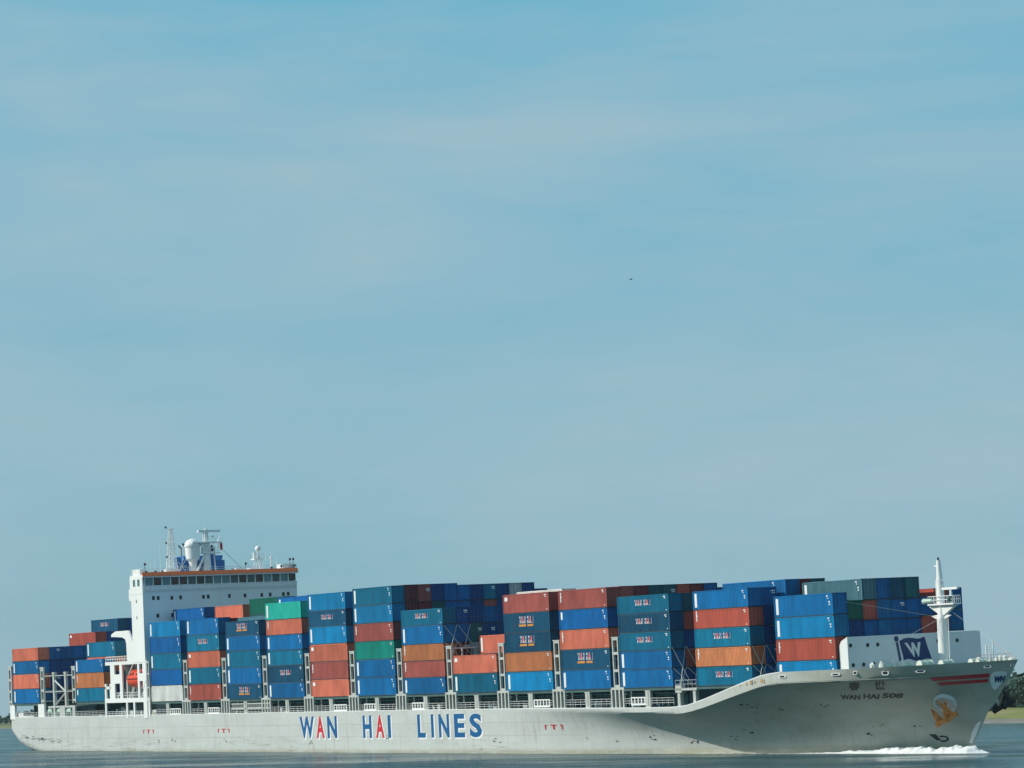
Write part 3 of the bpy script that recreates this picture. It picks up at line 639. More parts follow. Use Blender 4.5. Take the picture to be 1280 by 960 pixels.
# white cylindrical radome
rd = MB(); rd.tube((60, -4.45, 33.1), (60, -4.45, 35.4), .8, n=16); rd.tube((60, -4.45, 35.2), (60, -4.45, 35.7), .8, 1.3, n=24); rd.tube((60, -4.45, 35.7), (60, -4.45, 38.4), 1.3, 1.4, n=24); rd.ball((60, -4.45, 38.35), 1.4, sz=.8, nu=24, nv=14); rd.tube((60, -4.45, 38.0), (60, -4.45, 38.35), 1.52, n=24); rd.build('satellite_dome', M['white'], house, True).modifiers.new('e', 'EDGE_SPLIT').split_angle = R(35)
# lattice mast
lm = MB(); bx_, by_ = 60.3, -9.0; zt_ = 41.4
for sx_ in (-1, 1):
    for sy_ in (-1, 1): lm.tube((bx_ + sx_ * .75, by_ + sy_ * .9, 33.0), (bx_ + sx_ * .2, by_ + sy_ * .25, zt_), .09, .06, n=6)
nz_ = 9
for i in range(nz_):
    f0, f1 = i / nz_, (i + 1) / nz_; za, zb_ = lerp(33, zt_, f0), lerp(33, zt_, f1); wa, wb = lerp(.9, .25, f0), lerp(.9, .25, f1); xa2, xb2 = lerp(.75, .2, f0), lerp(.75, .2, f1)
    for s_ in (-1, 1):
        lm.tube((bx_ + s_ * xa2, by_ - wa, za), (bx_ + s_ * xb2, by_ + wb, zb_), .045, n=4); lm.tube((bx_ + s_ * xa2, by_ + wa, za), (bx_ + s_ * xb2, by_ - wb, zb_), .045, n=4); lm.tube((bx_ + s_ * xb2, by_ - wb, zb_), (bx_ + s_ * xb2, by_ + wb, zb_), .05, n=4)
        lm.tube((bx_ - xa2, by_ + s_ * wa, za), (bx_ + xb2, by_ + s_ * wb, zb_), .045, n=4)
lm.tube((bx_, by_ - .9, 41.5), (bx_, by_ + .6, 41.5), .06, n=5); lm.tube((bx_, by_ - 1.0, 38.6), (bx_, by_ + .4, 38.6), .06, n=5); lm.tube((bx_, by_ - 1.0, 36.1), (bx_, by_ + .4, 36.1), .06, n=5); lm.tube((bx_, by_, 41.4), (bx_, by_, 42.0), .05, n=5)
for zz in (41.7, 38.8, 36.2): lm.ball((bx_, by_ - 1.0, zz), .2, 1)
lm.build('lattice_mast', [M['white'], M['black']], house)
ld = MB()
for s_ in (-1, 1): ld.tube((61.6, -8.3, 33.05), (61.0, -6.6 + s_ * .3, 35.9), .07, n=5)
ld.ball((61.4, -7.4, 34.4), .1); ld.tube((61.4, -8.2, 35.2), (61.4, -6.7, 33.4), .06, n=5); ld.tube((61.4, -8.4, 34.3), (61.4, -6.4, 34.4), .06, n=5)
ld.build('satcom_stand', M['white'], house)
# radar mast
rmn = MB(); bx_, by_ = 60.8, -1.9
rmn.tube((bx_, by_, 33.0), (bx_, by_, 37.2), .78, .6, n=12); rmn.tube((bx_, by_, 37.2), (bx_, by_, 41.2), .38, .3, n=8); rmn.box(bx_ - .5, bx_ + .5, by_ - .9, by_ + 1.6, 36.78, 37.9); rmn.box(bx_ - .4, bx_ + .4, by_ - 1.4, by_ + .5, 38.0, 38.6); rmn.tube((bx_ + .6, by_ - 2.6, 33.0), (bx_, by_ - .3, 36.6), .22, n=8)
rmn.tube((bx_, by_ + 1.8, 33), (bx_, by_ + 1.5, 36.6), .12, n=6)
rmn.box(bx_ - .7, bx_ + .7, by_ - 1.0, by_ + 2.6, 36.6, 36.78); rmn.box(bx_ - .7, bx_ + .7, by_ - 3.3, by_ + 3.0, 38.55, 38.82)
rail(rmn, [(bx_ + .65, by_ - 1.0, 36.78), (bx_ + .65, by_ + 2.6, 36.78)], .9, 5, .03, 1); rail(rmn, [(bx_ + .65, by_ - .5, 38.8), (bx_ + .65, by_ + 3.0, 38.8)], 1.0, 5, .03, 1)
for yy in (-.4, .6, 1.4, 2.4): rmn.tube((bx_, by_ + yy, 36.7), (bx_, by_ + yy * 1.05, 38.7), .07, n=5)
for yy in (-.6, .35): rmn.tube((bx_, by_ + yy, 38.8), (bx_, by_ + yy, 40.7), .10, n=5)
rmn.tube((bx_, by_, 41.0), (bx_, by_, 41.9), .12, .05, n=6); rmn.tube((bx_, by_ + 2.4, 38.8), (bx_, by_ + 2.9, 39.9), .06, n=5)
rmn.ball((bx_ + .5, by_ + .9, 37.3), .28, 1); rmn.ball((bx_ + .5, by_ + .8, 38.0), .22, 1); rmn.ball((bx_ + .4, by_ + 1.2, 39.8), .15, 1)
rms = rmn.build('radar_mast', [M['white'], M['black']], ship)
s_ = MB(); s_.box(bx_ - .25, bx_ + .25, by_ - 1.7, by_ + 2.9, 40.6, 41.0); s_.build('radar_scanner', M['white'], rms)
s_ = MB(); s_.box(bx_ + .5, bx_ + .54, by_ + 2.55, by_ + 3.1, 37.2, 38.5); s_.build('signal_flag', M['lred'], rms)
s_ = MB(); s_.tube((bx_, by_ + 3.0, 37.6), (XF - .3, 5.0, 33.4), .03, n=4); s_.build('stay_wire', M['dark'], rms)
# second dome stand to port
d2 = MB(); by_ = 9.0
for s_ in (-1, 1):
    for t_ in (-1, 1): d2.tube((60.5 + s_ * .5, by_ + t_ * .75, 33), (60.5 + s_ * .35, by_ + t_ * .4, 35.3), .1, n=5)
d2.box(59.8, 61.2, by_ - 1.1, by_ + .9, 35.2, 35.4); d2.tube((60.5, by_ - .7, 35.4), (60.5, by_ - .7, 36.6), .3, n=8); d2.tube((60.5, by_ + .2, 35.4), (60.5, by_ + .1, 36.8), .35, .15, n=8); d2.ball((60.5, by_ + .15, 37.3), .55, nu=18, nv=12)
rail(d2, [(61.2, by_ - 1.1, 35.4), (61.2, by_ + .9, 35.4)], 1.0, 3, .04, 1)
d2.tube((60.5, by_ + 1.7, 35.0), (60.5, by_ + 1.8, 36.6), .05, n=4); d2.build('antenna_stand', M['white'], house)
d3 = MB(); d3.tube((60.5, 11.9, 33), (60.5, 11.9, 35.3), .22, .08, n=8); d3.ball((60.5, 11.9, 35.5), .26); d3.build('antenna_pole', M['white'], house)

# lifeboat platform, arch ---------------------------------------------
bp = MB(); ya, yb = -16.15, -15.85
def fr(a_, b_, c_, d_, y0=ya, y1=yb): bp.box(a_, b_, y0, y1, c_, d_)
fr(44.7, 63.3, 9.75, 10.55)                   # lower deck edge
fr(45.4, 62.6, 16.75, 17.35, ya - .02, yb)          # upper deck edge
fr(47.4, 49.15, 10.55, 16.75); fr(51.3, 52.4, 10.55, 16.75); fr(58.75, 59.5, 10.55, 16.75); fr(61.2, 62.3, 10.55, 16.75)
fr(49.15, 51.3, 13.3, 15.0); fr(59.5, 61.2, 13.6, 15.0)
fr(44.8, 45.5, 10.55, 13.3); fr(44.8, 47.4, 12.3, 12.8); fr(46.9, 47.4, 10.55, 13.3)
for x in (44.7, 53.6, 56.6, 62.7): fr(x, x + .6, 6.9, 9.75)
bp.box(44.7, 63.3, yb, -12.2, 9.9, 10.05); bp.box(45.4, 62.6, yb, -12.2, 16.9, 17.1)
for x in (47.5, 51.4, 58.8): bp.box(x, x + .3, -12.9, -12.3, 10.0, 16.9)
rail(bp, [(45.6, -16.1, 17.35), (54.5, -16.1, 17.35)], .95, 9, .06, 1)
bp.tube((55.0, -16.0, 14.9), (57.4, -16.0, 17.4), .17, n=6); bp.tube((60.2, -16.1, 10.7), (62.3, -16.1, 13.8), .16, n=6); bp.tube((49.6, -15.9, 10.5), (51.2, -15.9, 12.0), .1, n=6); bp.tube((54.6, -15.9, 10.5), (56.8, -15.9, 12.4), .16, n=6); bp.tube((55.6, -16.0, 17.4), (57.4, -16.0, 19.8), .06, n=5)
rail(bp, [(49.2, -15.95, 10.55), (51.3, -15.95, 10.55)], 1.0, 4, .05, 1); rail(bp, [(52.4, -15.95, 10.55), (58.7, -15.95, 10.55)], 1.0, 8, .05, 1); rail(bp, [(44.9, -16.0, 7.1), (63, -16.0, 7.1)], 1.0, 14, .04, 2)
arch = [(48.3, 22.0), (48.5, 22.5), (50.2, 23.0), (55.6, 23.0), (57.45, 20.6), (57.5, 17.35), (54.8, 17.35), (54.6, 20.6), (54.2, 21.4), (53.0, 21.8), (49.5, 21.98)]
bp.prism([(x, -16.15, z) for x, z in arch], (0, .35, 0))
bplat = bp.build('lifeboat_platform', M['white'], ship)
q = MB(); random.seed(21); q.box(45.2, 63.2, -14.4, -13.2, 6.56, 6.64); q.box(49, 62.3, -13.7, -12.9, 10.04, 10.08)
for i in range(16):
    a_ = random.uniform(45.4, 62); w_ = random.uniform(.3, 1.4); h_ = random.uniform(.5, 2.2); q.box(a_, a_ + w_, -14.2, -13.4, 6.6, 7.0 + h_, random.choice((0, 1, 1, 2)))
for i in range(8):
    a_ = random.uniform(49, 61.5); q.box(a_, a_ + random.uniform(.2, .7), -13.6, -13.0, 10.05, 10.6 + random.uniform(.2, 1.2), random.choice((0, 1, 2)))
q.build('deck_fitting', [M['coam'], M['grey'], M['white']], ship)
bw = MB(); bw.box(45.5, 58.15, -12.25, -12.1, 6.6, 16.9); bw.build('inner_wall', mat('inner_wall_grey', (0.18, 0.24, 0.24), .6, var=.2), ship)

# foremast, breakwater, forecastle -------------------------------------
ZF = 10.4
fm = MB(); fm.tube((261.1, 0, ZF - .2), (261.15, 0, 17.0), .72, .66, n=20); fm.tube((261.15, 0, 17.0), (261.2, 0, 18.6), .66, .42, n=20)
fm.prism([(261.2, -.25, 17.6), (261.8, -.25, 17.6), (264.2, -.25, 18.9), (258.9, -.25, 18.9)], (0, .5, 0))
fm.tube((261.2, 0, 18.8), (261.2, 0, 22.4), .54, .46, n=12); fm.tube((261.2, 0, 22.4), (261.15, 0, 24.8), .42, .26, n=12)
for s_ in (-1, 1): fm.prism([(261.1 + s_ * .5, -.1, 17.0), (261.1 + s_ * .5, -.1, 17.7), (261.1 + s_ * 2.0, -.1, 17.6)], (0, .2, 0))
fm.tube((262.1, .1, 11), (262.3, .1, 18.5), .07, n=5)
fm.tube((260.6, -.2, 22.2), (260.6, -.2, 19), .05, n=5); fm.tube((261.2, 0, 23.9), (260.3, 0, 24.1), .09, n=5); fm.tube((261.2, 0, 22.0), (262.0, 0, 22.2), .08, n=5)
fmast = fm.build('foremast', M['white'], ship, True); fmast.modifiers.new('e', 'EDGE_SPLIT').split_angle = R(35)
pl = MB(); pl.box(259.3, 264.3, -.7, .7, 18.95, 19.15); rail(pl, [(264.2, -.65, 19.15), (264.2, .65, 19.15), (259.4, .65, 19.15), (259.4, -.65, 19.15), (264.2, -.65, 19.15)], .95, 4, .05, 1); pl.build('mast_platform', M['white'], fmast)
s_ = MB(); s_.box(261.7, 264.6, -.2, .2, 20.9, 21.2); s_.tube((263.2, 0, 19.2), (263.2, 0, 20.9), .22, .16, n=8); s_.build('radar_scanner', M['white'], fmast)
s_ = MB(); s_.ball((263.6, -.6, 19.7), .42, sx=.6); s_.build('searchlight', M['coam'], fmast)
s_ = MB(); s_.tube((260.0, -.5, 19.6), (258.5, -.6, 19.5), .25, .42, n=10); s_.build('horn', M['winch'], fmast)
s_ = MB(); s_.tube((261.15, 0, 24.8), (261.15, 0, 25.2), .12, n=8); s_.build('mast_light', M['black'], fmast)
for a_, b_ in (((261.9, -.2, 17.5), (253.6, -9.0, 11.6)), ((261.8, .3, 18.6), (274.2, 0, 11.9)), ((261.0, -.3, 17.4), (255.9, -11.9, 20))):
    s_ = MB(); s_.tube(a_, b_, .018, n=4); s_.build('stay_wire', M['grey'], fmast)
bk = MB(); XB = 257.2; YO = -0.42
bk.box(XB - .2, XB, -12.75, 10.13, ZF - .2, 15.42); bk.prism([(XB - .01, -12.9, ZF - .2), (XB - .01, -12.9, 15.42), (XB - 1.1, -13.05, 14.9), (XB - 1.5, -13.1, 14.2), (XB - 1.5, -13.1, ZF - .2)], (0, .12, 0), 1)
for i in range(9): bk.box(XB - 1.0, XB - .2, -12.2 + i * 2.7, -12.0 + i * 2.7, ZF - .2, 15.2)
brk = bk.build('breakwater', [M['front'], M['white']], ship)
for (yy, zz, w_) in [(-12.0, 14.3, 0), (-10.92, 14.3, 1), (-9.1, 14.25, 0), (-7.4, 14.25, 0), (-5.75, 14.25, 1), (3.01, 14.3, 0), (6.39, 14.25, 0), (8.24, 14.25, 1), (9.75, 14.3, 1), (-11.73, 11.75, 0), (-9.97, 11.77, 0), (-8.27, 11.8, 0), (-6.56, 11.85, 0)]:
    s_ = MB(); s_.tube((XB - .01, yy + YO, zz), (XB + .03, yy + YO, zz), .27, n=14); s_.build('freeing_hole', M['black'] if not w_ else M['lwhite'], brk)
fl = [(-3.69, 14.57), (-3.1, 14.78), (-2.58, 14.89), (-1.9, 14.91), (-1.28, 14.85), (-0.43, 14.73), (0.2, 14.83), (0.68, 14.97), (0.85, 14.5), (1.03, 13.89), (1.4, 12.9), (1.75, 11.97), (1.1, 12.1), (0.45, 12.02), (-0.77, 11.8), (-1.94, 12.12), (-2.5, 12.15), (-3.13, 12.01), (-3.2, 12.6), (-3.41, 13.35)]
e_ = MB(); e_.prism([(XB + .012, y_ + YO, z_) for y_, z_ in fl], (.02, 0, 0))
e_.prism([(XB + .012, -4.32 + YO, 14.4), (XB + .012, -3.92 + YO, 14.45), (XB + .012, -3.4 + YO, 11.3), (XB + .012, -3.75 + YO, 11.3)], (.02, 0, 0)); e_.tube((XB, -4.18 + YO, 14.85), (XB + .04, -4.18 + YO, 14.85), .38, n=18)
em = e_.build('flag_emblem', M['navy'], brk)
w_ = MB(); glyph(w_, 'W', lambda u, v: (XB + .05, -2.42 + .18 + u * (1.85 + v * .95) - v * 1.05, 12.38 + v * 1.9), 0, .05); w_.build('emblem_lettering', M['front'], brk)
# windlasses and covered gear on the forecastle
random.seed(9)
for (x, y_, s_) in ((258.8, -7.6, .8), (259.6, -5.2, 1.0), (262.2, -4.3, 1.35), (264.0, -2.3, 1.2), (264.6, 2.2, 1.1), (262.8, 4.6, 1.2), (260.5, 7.0, 1.0), (266.4, 1.6, .9)):
    w = MB(); s_ *= .8; w.tube((x, y_ - .9 * s_, 11.35), (x, y_ + .9 * s_, 11.35), .5 * s_, n=16, mi=0)
    for t in (-.9, 0, .9): w.tube((x, y_ + t * s_ - .05, 11.35), (x, y_ + t * s_ + .05, 11.35), .55 * s_, n=18, mi=1 if t else 0)
    w.box(x - .5, x + .5, y_ - 1.1 * s_, y_ + 1.1 * s_, ZF - .1, 11.2, 0); w.build('mooring_winch', [M['winch'], M['cover']], ship)
for i in range(15):
    x = 257.6 + random.uniform(0, 2.2) if i < 9 else 263 + random.uniform(0, 5); y_ = -10.2 + i * .85 if i < 9 else random.uniform(1, 6.5)
    s_ = MB(); s_.ball((x, y_, 11.25), .55, nu=8, nv=6, sx=random.uniform(.6, 1), sy=random.uniform(.6, 1.2), sz=random.uniform(.9, 1.6))
    s_.v = [(a + random.uniform(-.06, .06), b + random.uniform(-.06, .06), c) for a, b, c in s_.v]; s_.build('canvas_cover', M['cover'], ship)
s_ = MB(); s_.tube((270.5, 0, 10.6), (270.5, 0, 14.2), .13, .06, n=6)
for yy in (-.35, -.95): s_.tube((270.2, yy, 10.6), (270.2, yy, 13.5), .08, n=5)
for i in range(8): s_.tube((270.2, -.95, 11 + i * .33), (270.2, -.35, 11 + i * .33), .06, n=4)
s_.build('jackstaff', M['white'], ship)
s_ = MB(); rail(s_, [(271.4, -3.9, 11.4), (272.9, -2.6, 11.42), (274.4, -.5, 11.45)], .9, 3, .03, 1); s_.tube((270.5, 0, 13.9), (274.6, 0, 11.6), .035, n=4); s_.build('bow_rail', mat('rail_pink', (.55, .36, .34), .6), ship)

# ------------------------------------------------------------------ lifeboat (hangs in the platform: its own thing)
lbm = SHIP @ Matrix.Translation((57.0, -14.5, 12.45)) @ Matrix.Scale(1.12, 4)
lifeboat = empty('lifeboat', lbm); tag(lifeboat, 'orange enclosed lifeboat hanging in the white davit frame beside the bridge tower', 'lifeboat')
def loft(secs):
    mb = MB(); n_ = len(secs[0])
    for s_ in secs: mb.v += s_
    for i in range(len(secs) - 1):
        for j in range(n_): mb.f.append((i * n_ + j, i * n_ + (j + 1) % n_, (i + 1) * n_ + (j + 1) % n_, (i + 1) * n_ + j)); mb.m.append(0)
    mb.f += [tuple(range(n_)), tuple((len(secs) - 1) * n_ + j for j in range(n_))]; mb.m += [0, 0]; return mb
def bsec(x, w, z0, z1, n=18, a0=180, a1=360): return [(x, w * math.cos(R(a0 + (a1 - a0) * i / n)), z0 + (z1 - z0) * (-math.sin(R(a0 + (a1 - a0) * i / n))) if a1 == 360 else z0 + (z1 - z0) * math.sin(R(a0 + (a1 - a0) * i / n))) for i in range(n + 1)]
xsb = [-4.1, -3.8, -3.2, -2, 0, 2, 3.2, 3.8, 4.1]; wsb = [.25, .7, 1.1, 1.35, 1.4, 1.35, 1.1, .7, .25]
loft([bsec(x, w, 1.35, .0 + (1.4 - w) * .5) for x, w in zip(xsb, wsb)]).build('boat_hull', M['boat'], lifeboat, True)
loft([bsec(x, w * .96, 1.36, 1.5 + w * 1.1, a0=0, a1=180) for x, w in zip(xsb, wsb)]).build('canopy', M['boat'], lifeboat, True)
g_ = MB(); 
for s_ in (-1, 1):
    for (x0, w0), (x1, w1) in zip(list(zip(xsb, wsb)), list(zip(xsb, wsb))[1:]): g_.tube((x0, s_ * (w0 + .02), 1.36), (x1, s_ * (w1 + .02), 1.36), .07, n=5)
g_.build('gunwale', M['boat_dark'], lifeboat)
for x in (-2.2, -.9, .4, 1.7):
    g_ = MB(); g_.box(x, x + .45, -1.22, -1.1, 2.0, 2.3); g_.build('window', M['black'], lifeboat)
g_ = MB(); g_.tube((-3, 0, 2.4), (-3, 0, 4.0), .06, n=5); g_.tube((3, 0, 2.4), (3, 0, 4.0), .06, n=5); g_.build('lifting_hook', M['dark'], lifeboat)

# ------------------------------------------------------------------ containers
def container_meshes(H, Ln=L40):
    W = 2.438; c = MB(); pitch = Ln / round(Ln / .30); nco = round(Ln / pitch); dp = .045; e = .06
    for s_, y0, sg in ((0, 0, 1), (1, W, -1)):           # corrugated sides
        vs = []; xs_ = []
        for i in range(nco):
            x = i * pitch; xs_ += [(x, 0), (x + pitch * .3, 0), (x + pitch * .5, 1), (x + pitch * .8, 1)]
        xs_.append((Ln, 0))
        for x, o in xs_:
            x = min(max(x, .05), Ln - .05); vs += [(x, y0 + sg * (.02 + o * dp), .12), (x, y0 + sg * (.02 + o * dp), H - .08)]
        c.add(vs, [(2 * i, 2 * i + 2, 2 * i + 3, 2 * i + 1) for i in range(len(xs_) - 1)])
    c.add([(0, .03, H - .06), (Ln, .03, H - .06), (Ln, W - .03, H - .06), (0, W - .03, H - .06)], [(0, 1, 2, 3)]); c.add([(0, .03, .13), (Ln, .03, .13), (Ln, W - .03, .13), (0, W - .03, .13)], [(3, 2, 1, 0)])
    c.add([(.05, .03, .13), (.05, W - .03, .13), (.05, W - .03, H - .06), (.05, .03, H - .06)], [(3, 2, 1, 0)])
    f = MB()
    for x in (0, Ln - .16):
        for y_ in (0, W - .13): f.box(x, x + .16, y_, y_ + .13, .12, H - .12); 
    for y_ in (0.005, W - .085): f.box(.16, Ln - .16, y_, y_ + .08, 0.0, .13, 1); f.box(.16, Ln - .16, y_, y_ + .08, H - .12, H)  # dark bottom rails: the shadow line between tiers put into their colour
    for x in (.005, Ln - .105): f.box(x, x + .10, .13, W - .13, 0, .14, 1); f.box(x, x + .10, .13, W - .13, H - .14, H)
    for x in (-.01, Ln - .17):
        for y_ in (-.01, W - .16):
            for z_ in (0, H - .12): f.box(x, x + .18, y_, y_ + .17, z_, z_ + .12, 1)
    dr = MB(); xd = Ln - .07
    for y_ in (.14, W / 2 + .01):
        dr.box(xd - .04, xd, y_, y_ + W / 2 - .15, .17, H - .15)
    for y_ in (.34, .86, W - .86, W - .34):
        dr.tube((xd + .03, y_, .16), (xd + .03, y_, H - .15), .022, n=5, mi=1)
        dr.box(xd, xd + .05, y_ - .03, y_ + .2, 1.02, 1.1, 1)
    return [c.mesh('container_body'), f.mesh('frame'), dr.mesh('doors')]
ctr_mesh = {}
for key, H, Ln in (('S', 2.58, L40), ('H', 2.885, L40), ('X', 2.885, 13.72), ('T', 2.58, 10.5)):
    ms = container_meshes(H, Ln)
    ms[0].materials.append(CM['blue']); ms[1].materials.append(CM['blue']); ms[1].materials.append(M['dark']); ms[2].materials.append(CM['blue']); ms[2].materials.append(M['bars'])
    ctr_mesh[key] = ms
HT = {'S': 2.591, 'H': 2.896, 'X': 2.896, 'T': 2.591}
# markings (local coordinates of a 12.19 m box, starboard side y = 0)
mark = {}
def mk(name, fn, mats):
    for H, k in ((2.52, 'S'), (2.825, 'H')):
        mb = MB(); fn(mb, H); me_ = mb.mesh(name)
        for m_ in mats: me_.materials.append(m_)
        mark[(name, k)] = me_
def q2(mb, x0, x1, z0, z1, mi=0, e=-.006): mb.box(x0, x1, e, .022, z0, z1, mi)
def f_panel(mb, H): q2(mb, .45, .95, .15 * H, .90 * H)
def f_halfpanel(mb, H): q2(mb, .5, .92, .55 * H, .93 * H)
def f_label(mb, H): q2(mb, .5, 1.25, .68 * H, .88 * H)
def f_vert(mb, H):
    random.seed(4); z = .42 * H
    while z < .92 * H: h_ = random.uniform(.14, .24); q2(mb, .55, .55 + random.uniform(.22, .34), z, z + h_); z += h_ + .05
def f_ids(mb, H):
    for (x, z, w_, h_) in ((10.95, .86, .32, .06), (11.15, .76, .16, .05), (11.35, .58, .28, .07), (11.4, .47, .24, .06)): q2(mb, x, x + w_, z * H, z * H + h_ * H)
def f_ids2(mb, H):
    for (x, z, w_, h_) in ((11.0, .87, .5, .06), (11.2, .78, .3, .06), (11.5, .12, .2, .06)): q2(mb, x, x + w_, z * H, z * H + h_ * H * .8)
def word(mb, H, bar):
    x0, x1, z0, z1 = 4.1, 7.9, .50 * H, .80 * H
    if bar: z0, z1 = .52 * H, .88 * H
    parts = [('W', 0, .20), ('A', .19, .33), ('N', .35, .47), ('H', .57, .70), ('A', .72, .87), ('I', .93, 1.0)]
    for ch, a, b in parts:
        glyph(mb, ch, lambda u, v: (lerp(x0, x1, a + (b - a) * u), -.012, lerp(z0, z1, v)), 1 if ch == 'A' else 0, .04)
        glyph(mb, ch, lambda u, v: (lerp(x0, x1, a + (b - a) * u) + .05, -.004, lerp(z0, z1, v) - .05), 2, .15)
    if bar:
        q2(mb, x0, x0 + 1.85, .33 * H, .44 * H, 3); q2(mb, x0 + 2.25, x1, .33 * H, .44 * H, 3)
mk('white_panel', f_panel, [M['lwhite']]); mk('white_strip', f_halfpanel, [M['lwhite']]); mk('label_plate', f_label, [M['lwhite']]); mk('vertical_lettering', f_vert, [M['lwhite']])
mk('id_marking', f_ids, [M['lwhite']]); mk('id_marking_small', f_ids2, [M['lwhite']])
mk('lettering', lambda m_, H: word(m_, H, False), [M['navy'], M['lred'], M['lwhite'], M['orangemark']]); mk('lettering_bar', lambda m_, H: word(m_, H, True), [M['navy'], M['lred'], M['lwhite'], M['orangemark']])
fb_ = MB(); fb_.box(L40 - .03, L40 + .0, 1.5, 2.2, 2.0, 2.15); fb_.box(L40 - .03, L40 + .0, 1.6, 2.2, 1.75, 1.85); mk_door = fb_.mesh('id_marking'); mk_door.materials.append(M['lwhite'])

ORD = ['', 'first', 'second', 'third', 'fourth', 'fifth', 'sixth', 'seventh', 'eighth', 'ninth', 'tenth', 'eleventh', 'twelfth', 'thirteenth']
BAYN = {k: f'{ORD[i + 1]} bay ahead of the bridge' for i, k in enumerate('ABCDEFGHIJKLM')}
BAYN['Y'] = 'aftmost bay'; BAYN['Z'] = 'bay just behind the bridge'
LVL = {1: 'bottom box', 2: 'second box up', 3: 'third box up', 4: 'fourth box up', 5: 'fifth box up', 6: 'sixth box up'}
BX = dict(BAY); BX['Y'] = 3.1; BX['Z'] = 32.1
BZ = {k: ZB for k in BAY}; BZ['Y'] = BZ['Z'] = 10.02
BY = {k: -16.05 for k in BX}; BY['M'] = -13.6
CN = {'s': 'sky blue', 'b': 'bright blue', 'u': 'blue', 't': 'teal blue', 'd': 'dark blue', 'n': 'navy', 'q': 'dark teal', 'o': 'salmon orange', 'O': 'orange', 'r': 'red brown', 'R': 'brick red', 'x': 'rust brown', 'k': 'dark red', 'm': 'mint green', 'g': 'sea green', 'G': 'dark green', 'w': 'white', 'p': 'pale grey', 'y': 'grey blue'}
rc = random.Random(42)
def box(bay, row, tier, z, code, y=None, dx=0.0):
    """code: colour letter, size letter, marking letters"""
    col = CN[code[0]]; size = code[1]; marks = code[2:]
    X = BX[bay] + dx + (0 if size != 'X' else -.75) + (L40 - 10.5 if size == 'T' else 0)
    Y = BY[bay] + 2.5 * row if y is None else y
    ms = ctr_mesh[size]
    o = bpy.data.objects.new('shipping_container', ms[0]); C.objects.link(o)
    jit = Matrix.Translation((rc.uniform(-.035, .035), rc.uniform(-.02, .02), 0))
    o.matrix_world = SHIP @ Matrix.Translation((X, Y, z)) @ jit
    def setm(ob):
        ob.material_slots[0].link = 'OBJECT'; ob.material_slots[0].material = CM[col]
    setm(o)
    rown = 'outer stack' if row == 0 else f'{ORD[int(round(row)) + 1]} stack in'
    adj = ' lettered' if ('W' in marks or 'V' in marks) else ''
    lab = f'{col}{adj} container, {LVL[tier]}, {rown}, {BAYN[bay]}'
    tag(o, lab, 'container', 'shipping containers stacked on the deck')
    for nm, me_ in (('frame', ms[1]), ('doors', ms[2])):
        c = bpy.data.objects.new(nm, me_); C.objects.link(c); c.parent = o; setm(c)
    hk = 'H' if size in 'HX' else 'S'
    for ch in marks:
        nm = {'P': 'white_panel', 'h': 'white_strip', 'L': 'label_plate', 'v': 'vertical_lettering', 'i': 'id_marking', 'j': 'id_marking_small', 'W': 'lettering', 'V': 'lettering_bar'}[ch]
        c = bpy.data.objects.new({'label_plate': 'label_plate', 'id_marking_small': 'id_marking', 'lettering_bar': 'lettering'}.get(nm, nm), mark[(nm, hk)]); C.objects.link(c); c.parent = o
    if row > 0 and rc.random() < .22 and not marks:
        c = bpy.data.objects.new('id_marking', mk_door); C.objects.link(c); c.parent = o
        if size == 'T': c.location.x = 10.5 - L40
        if size == 'X': c.location.x = 13.72 - L40
    return o
def stack(bay, row, codes, start=1, z0=None, y=None, pos=None):
    """codes from the bottom up; None leaves the height of a standard box empty"""
    z = BZ[bay] if z0 is None else BZ[bay] + z0
    for i, c in enumerate(codes):
        if c: box(bay, row, start + i, z, c, y)
        z += HT[c[1]] if c else 2.6
stack('Y', 0, ['bHPi', 'oHi', 'bSPi', 'oS'])
stack('Y', 1, ['nH', 'nH', 'nS', 'uS']); stack('Y', 2, ['kH', 'nH', 'nS', 'uS']); stack('Y', 3, ['nH', 'qH', 'nS', 'uS']); stack('Y', 4, ['nH', 'nH', 'dS', 'uS'])
stack('Y', 5, ['uS', 'RSL'], 4, 8.38); stack('Y', 6, ['uS', 'nS'], 4, 8.38); stack('Y', 7, ['nS', 'dSW'], 5, 10.9); stack('Y', 8, ['nS', 'nS'], 5, 10.9)
stack('Z', 0, ['tSh', 'OHv', 'bSPi']); stack('Z', 1, ['nS', 'nH', 'oH', 'tHPi'])
stack('A', 0, ['wH', 'uH', 'tHPi', 'uHi', 'sHPi']); stack('A', 2, ['uSPi'], 6, 14.1); stack('A', 3, ['nS'], 6, 13.3); stack('A', 4, ['nS'], 6, 13.3)
stack('B', 0, ['xHvj', 'tHPi', 'oHL', 'tHWj', 'bHPi']); stack('B', 1, ['kS'], 5, 11.7); stack('B', 2, ['nT'], 5, 11.4); stack('B', 2, ['oT'], 6, 14.0)
stack('C', 0, ['dSVj', 'bHPi', 'tHPi', 'bSPi', 'dSVj']); stack('C', 1, ['yH'], 5, 11.35); stack('C', 2, ['qS'], 5, 11.9); stack('C', 2, ['GH'], 6, 14.5)
stack('D', 0, ['bSPi', 'dHWj', 'tSPi', 'bSPi', 'oSv', 'mHP']); stack('D', 1, ['uHP'], 6, 14.2)
stack('E', 0, ['oHL', 'rHv', 'oHL', 'sHPi', 'dSWj', 'sHPi'])
stack('F', 0, ['bHPi', 'bHPi', 'gHj', 'rHvi', 'sHPi', 'tHPi'])
F5 = ['', 'kH', 'kH', 'qH', 'uH', 'uS', 'nS', 'rS', 'nS', 'nS', 'nS']; F6 = ['', 'kH', 'rH', 'nH', 'uH', 'uS', 'nS', 'tS', 'nS', 'pS', 'nS']
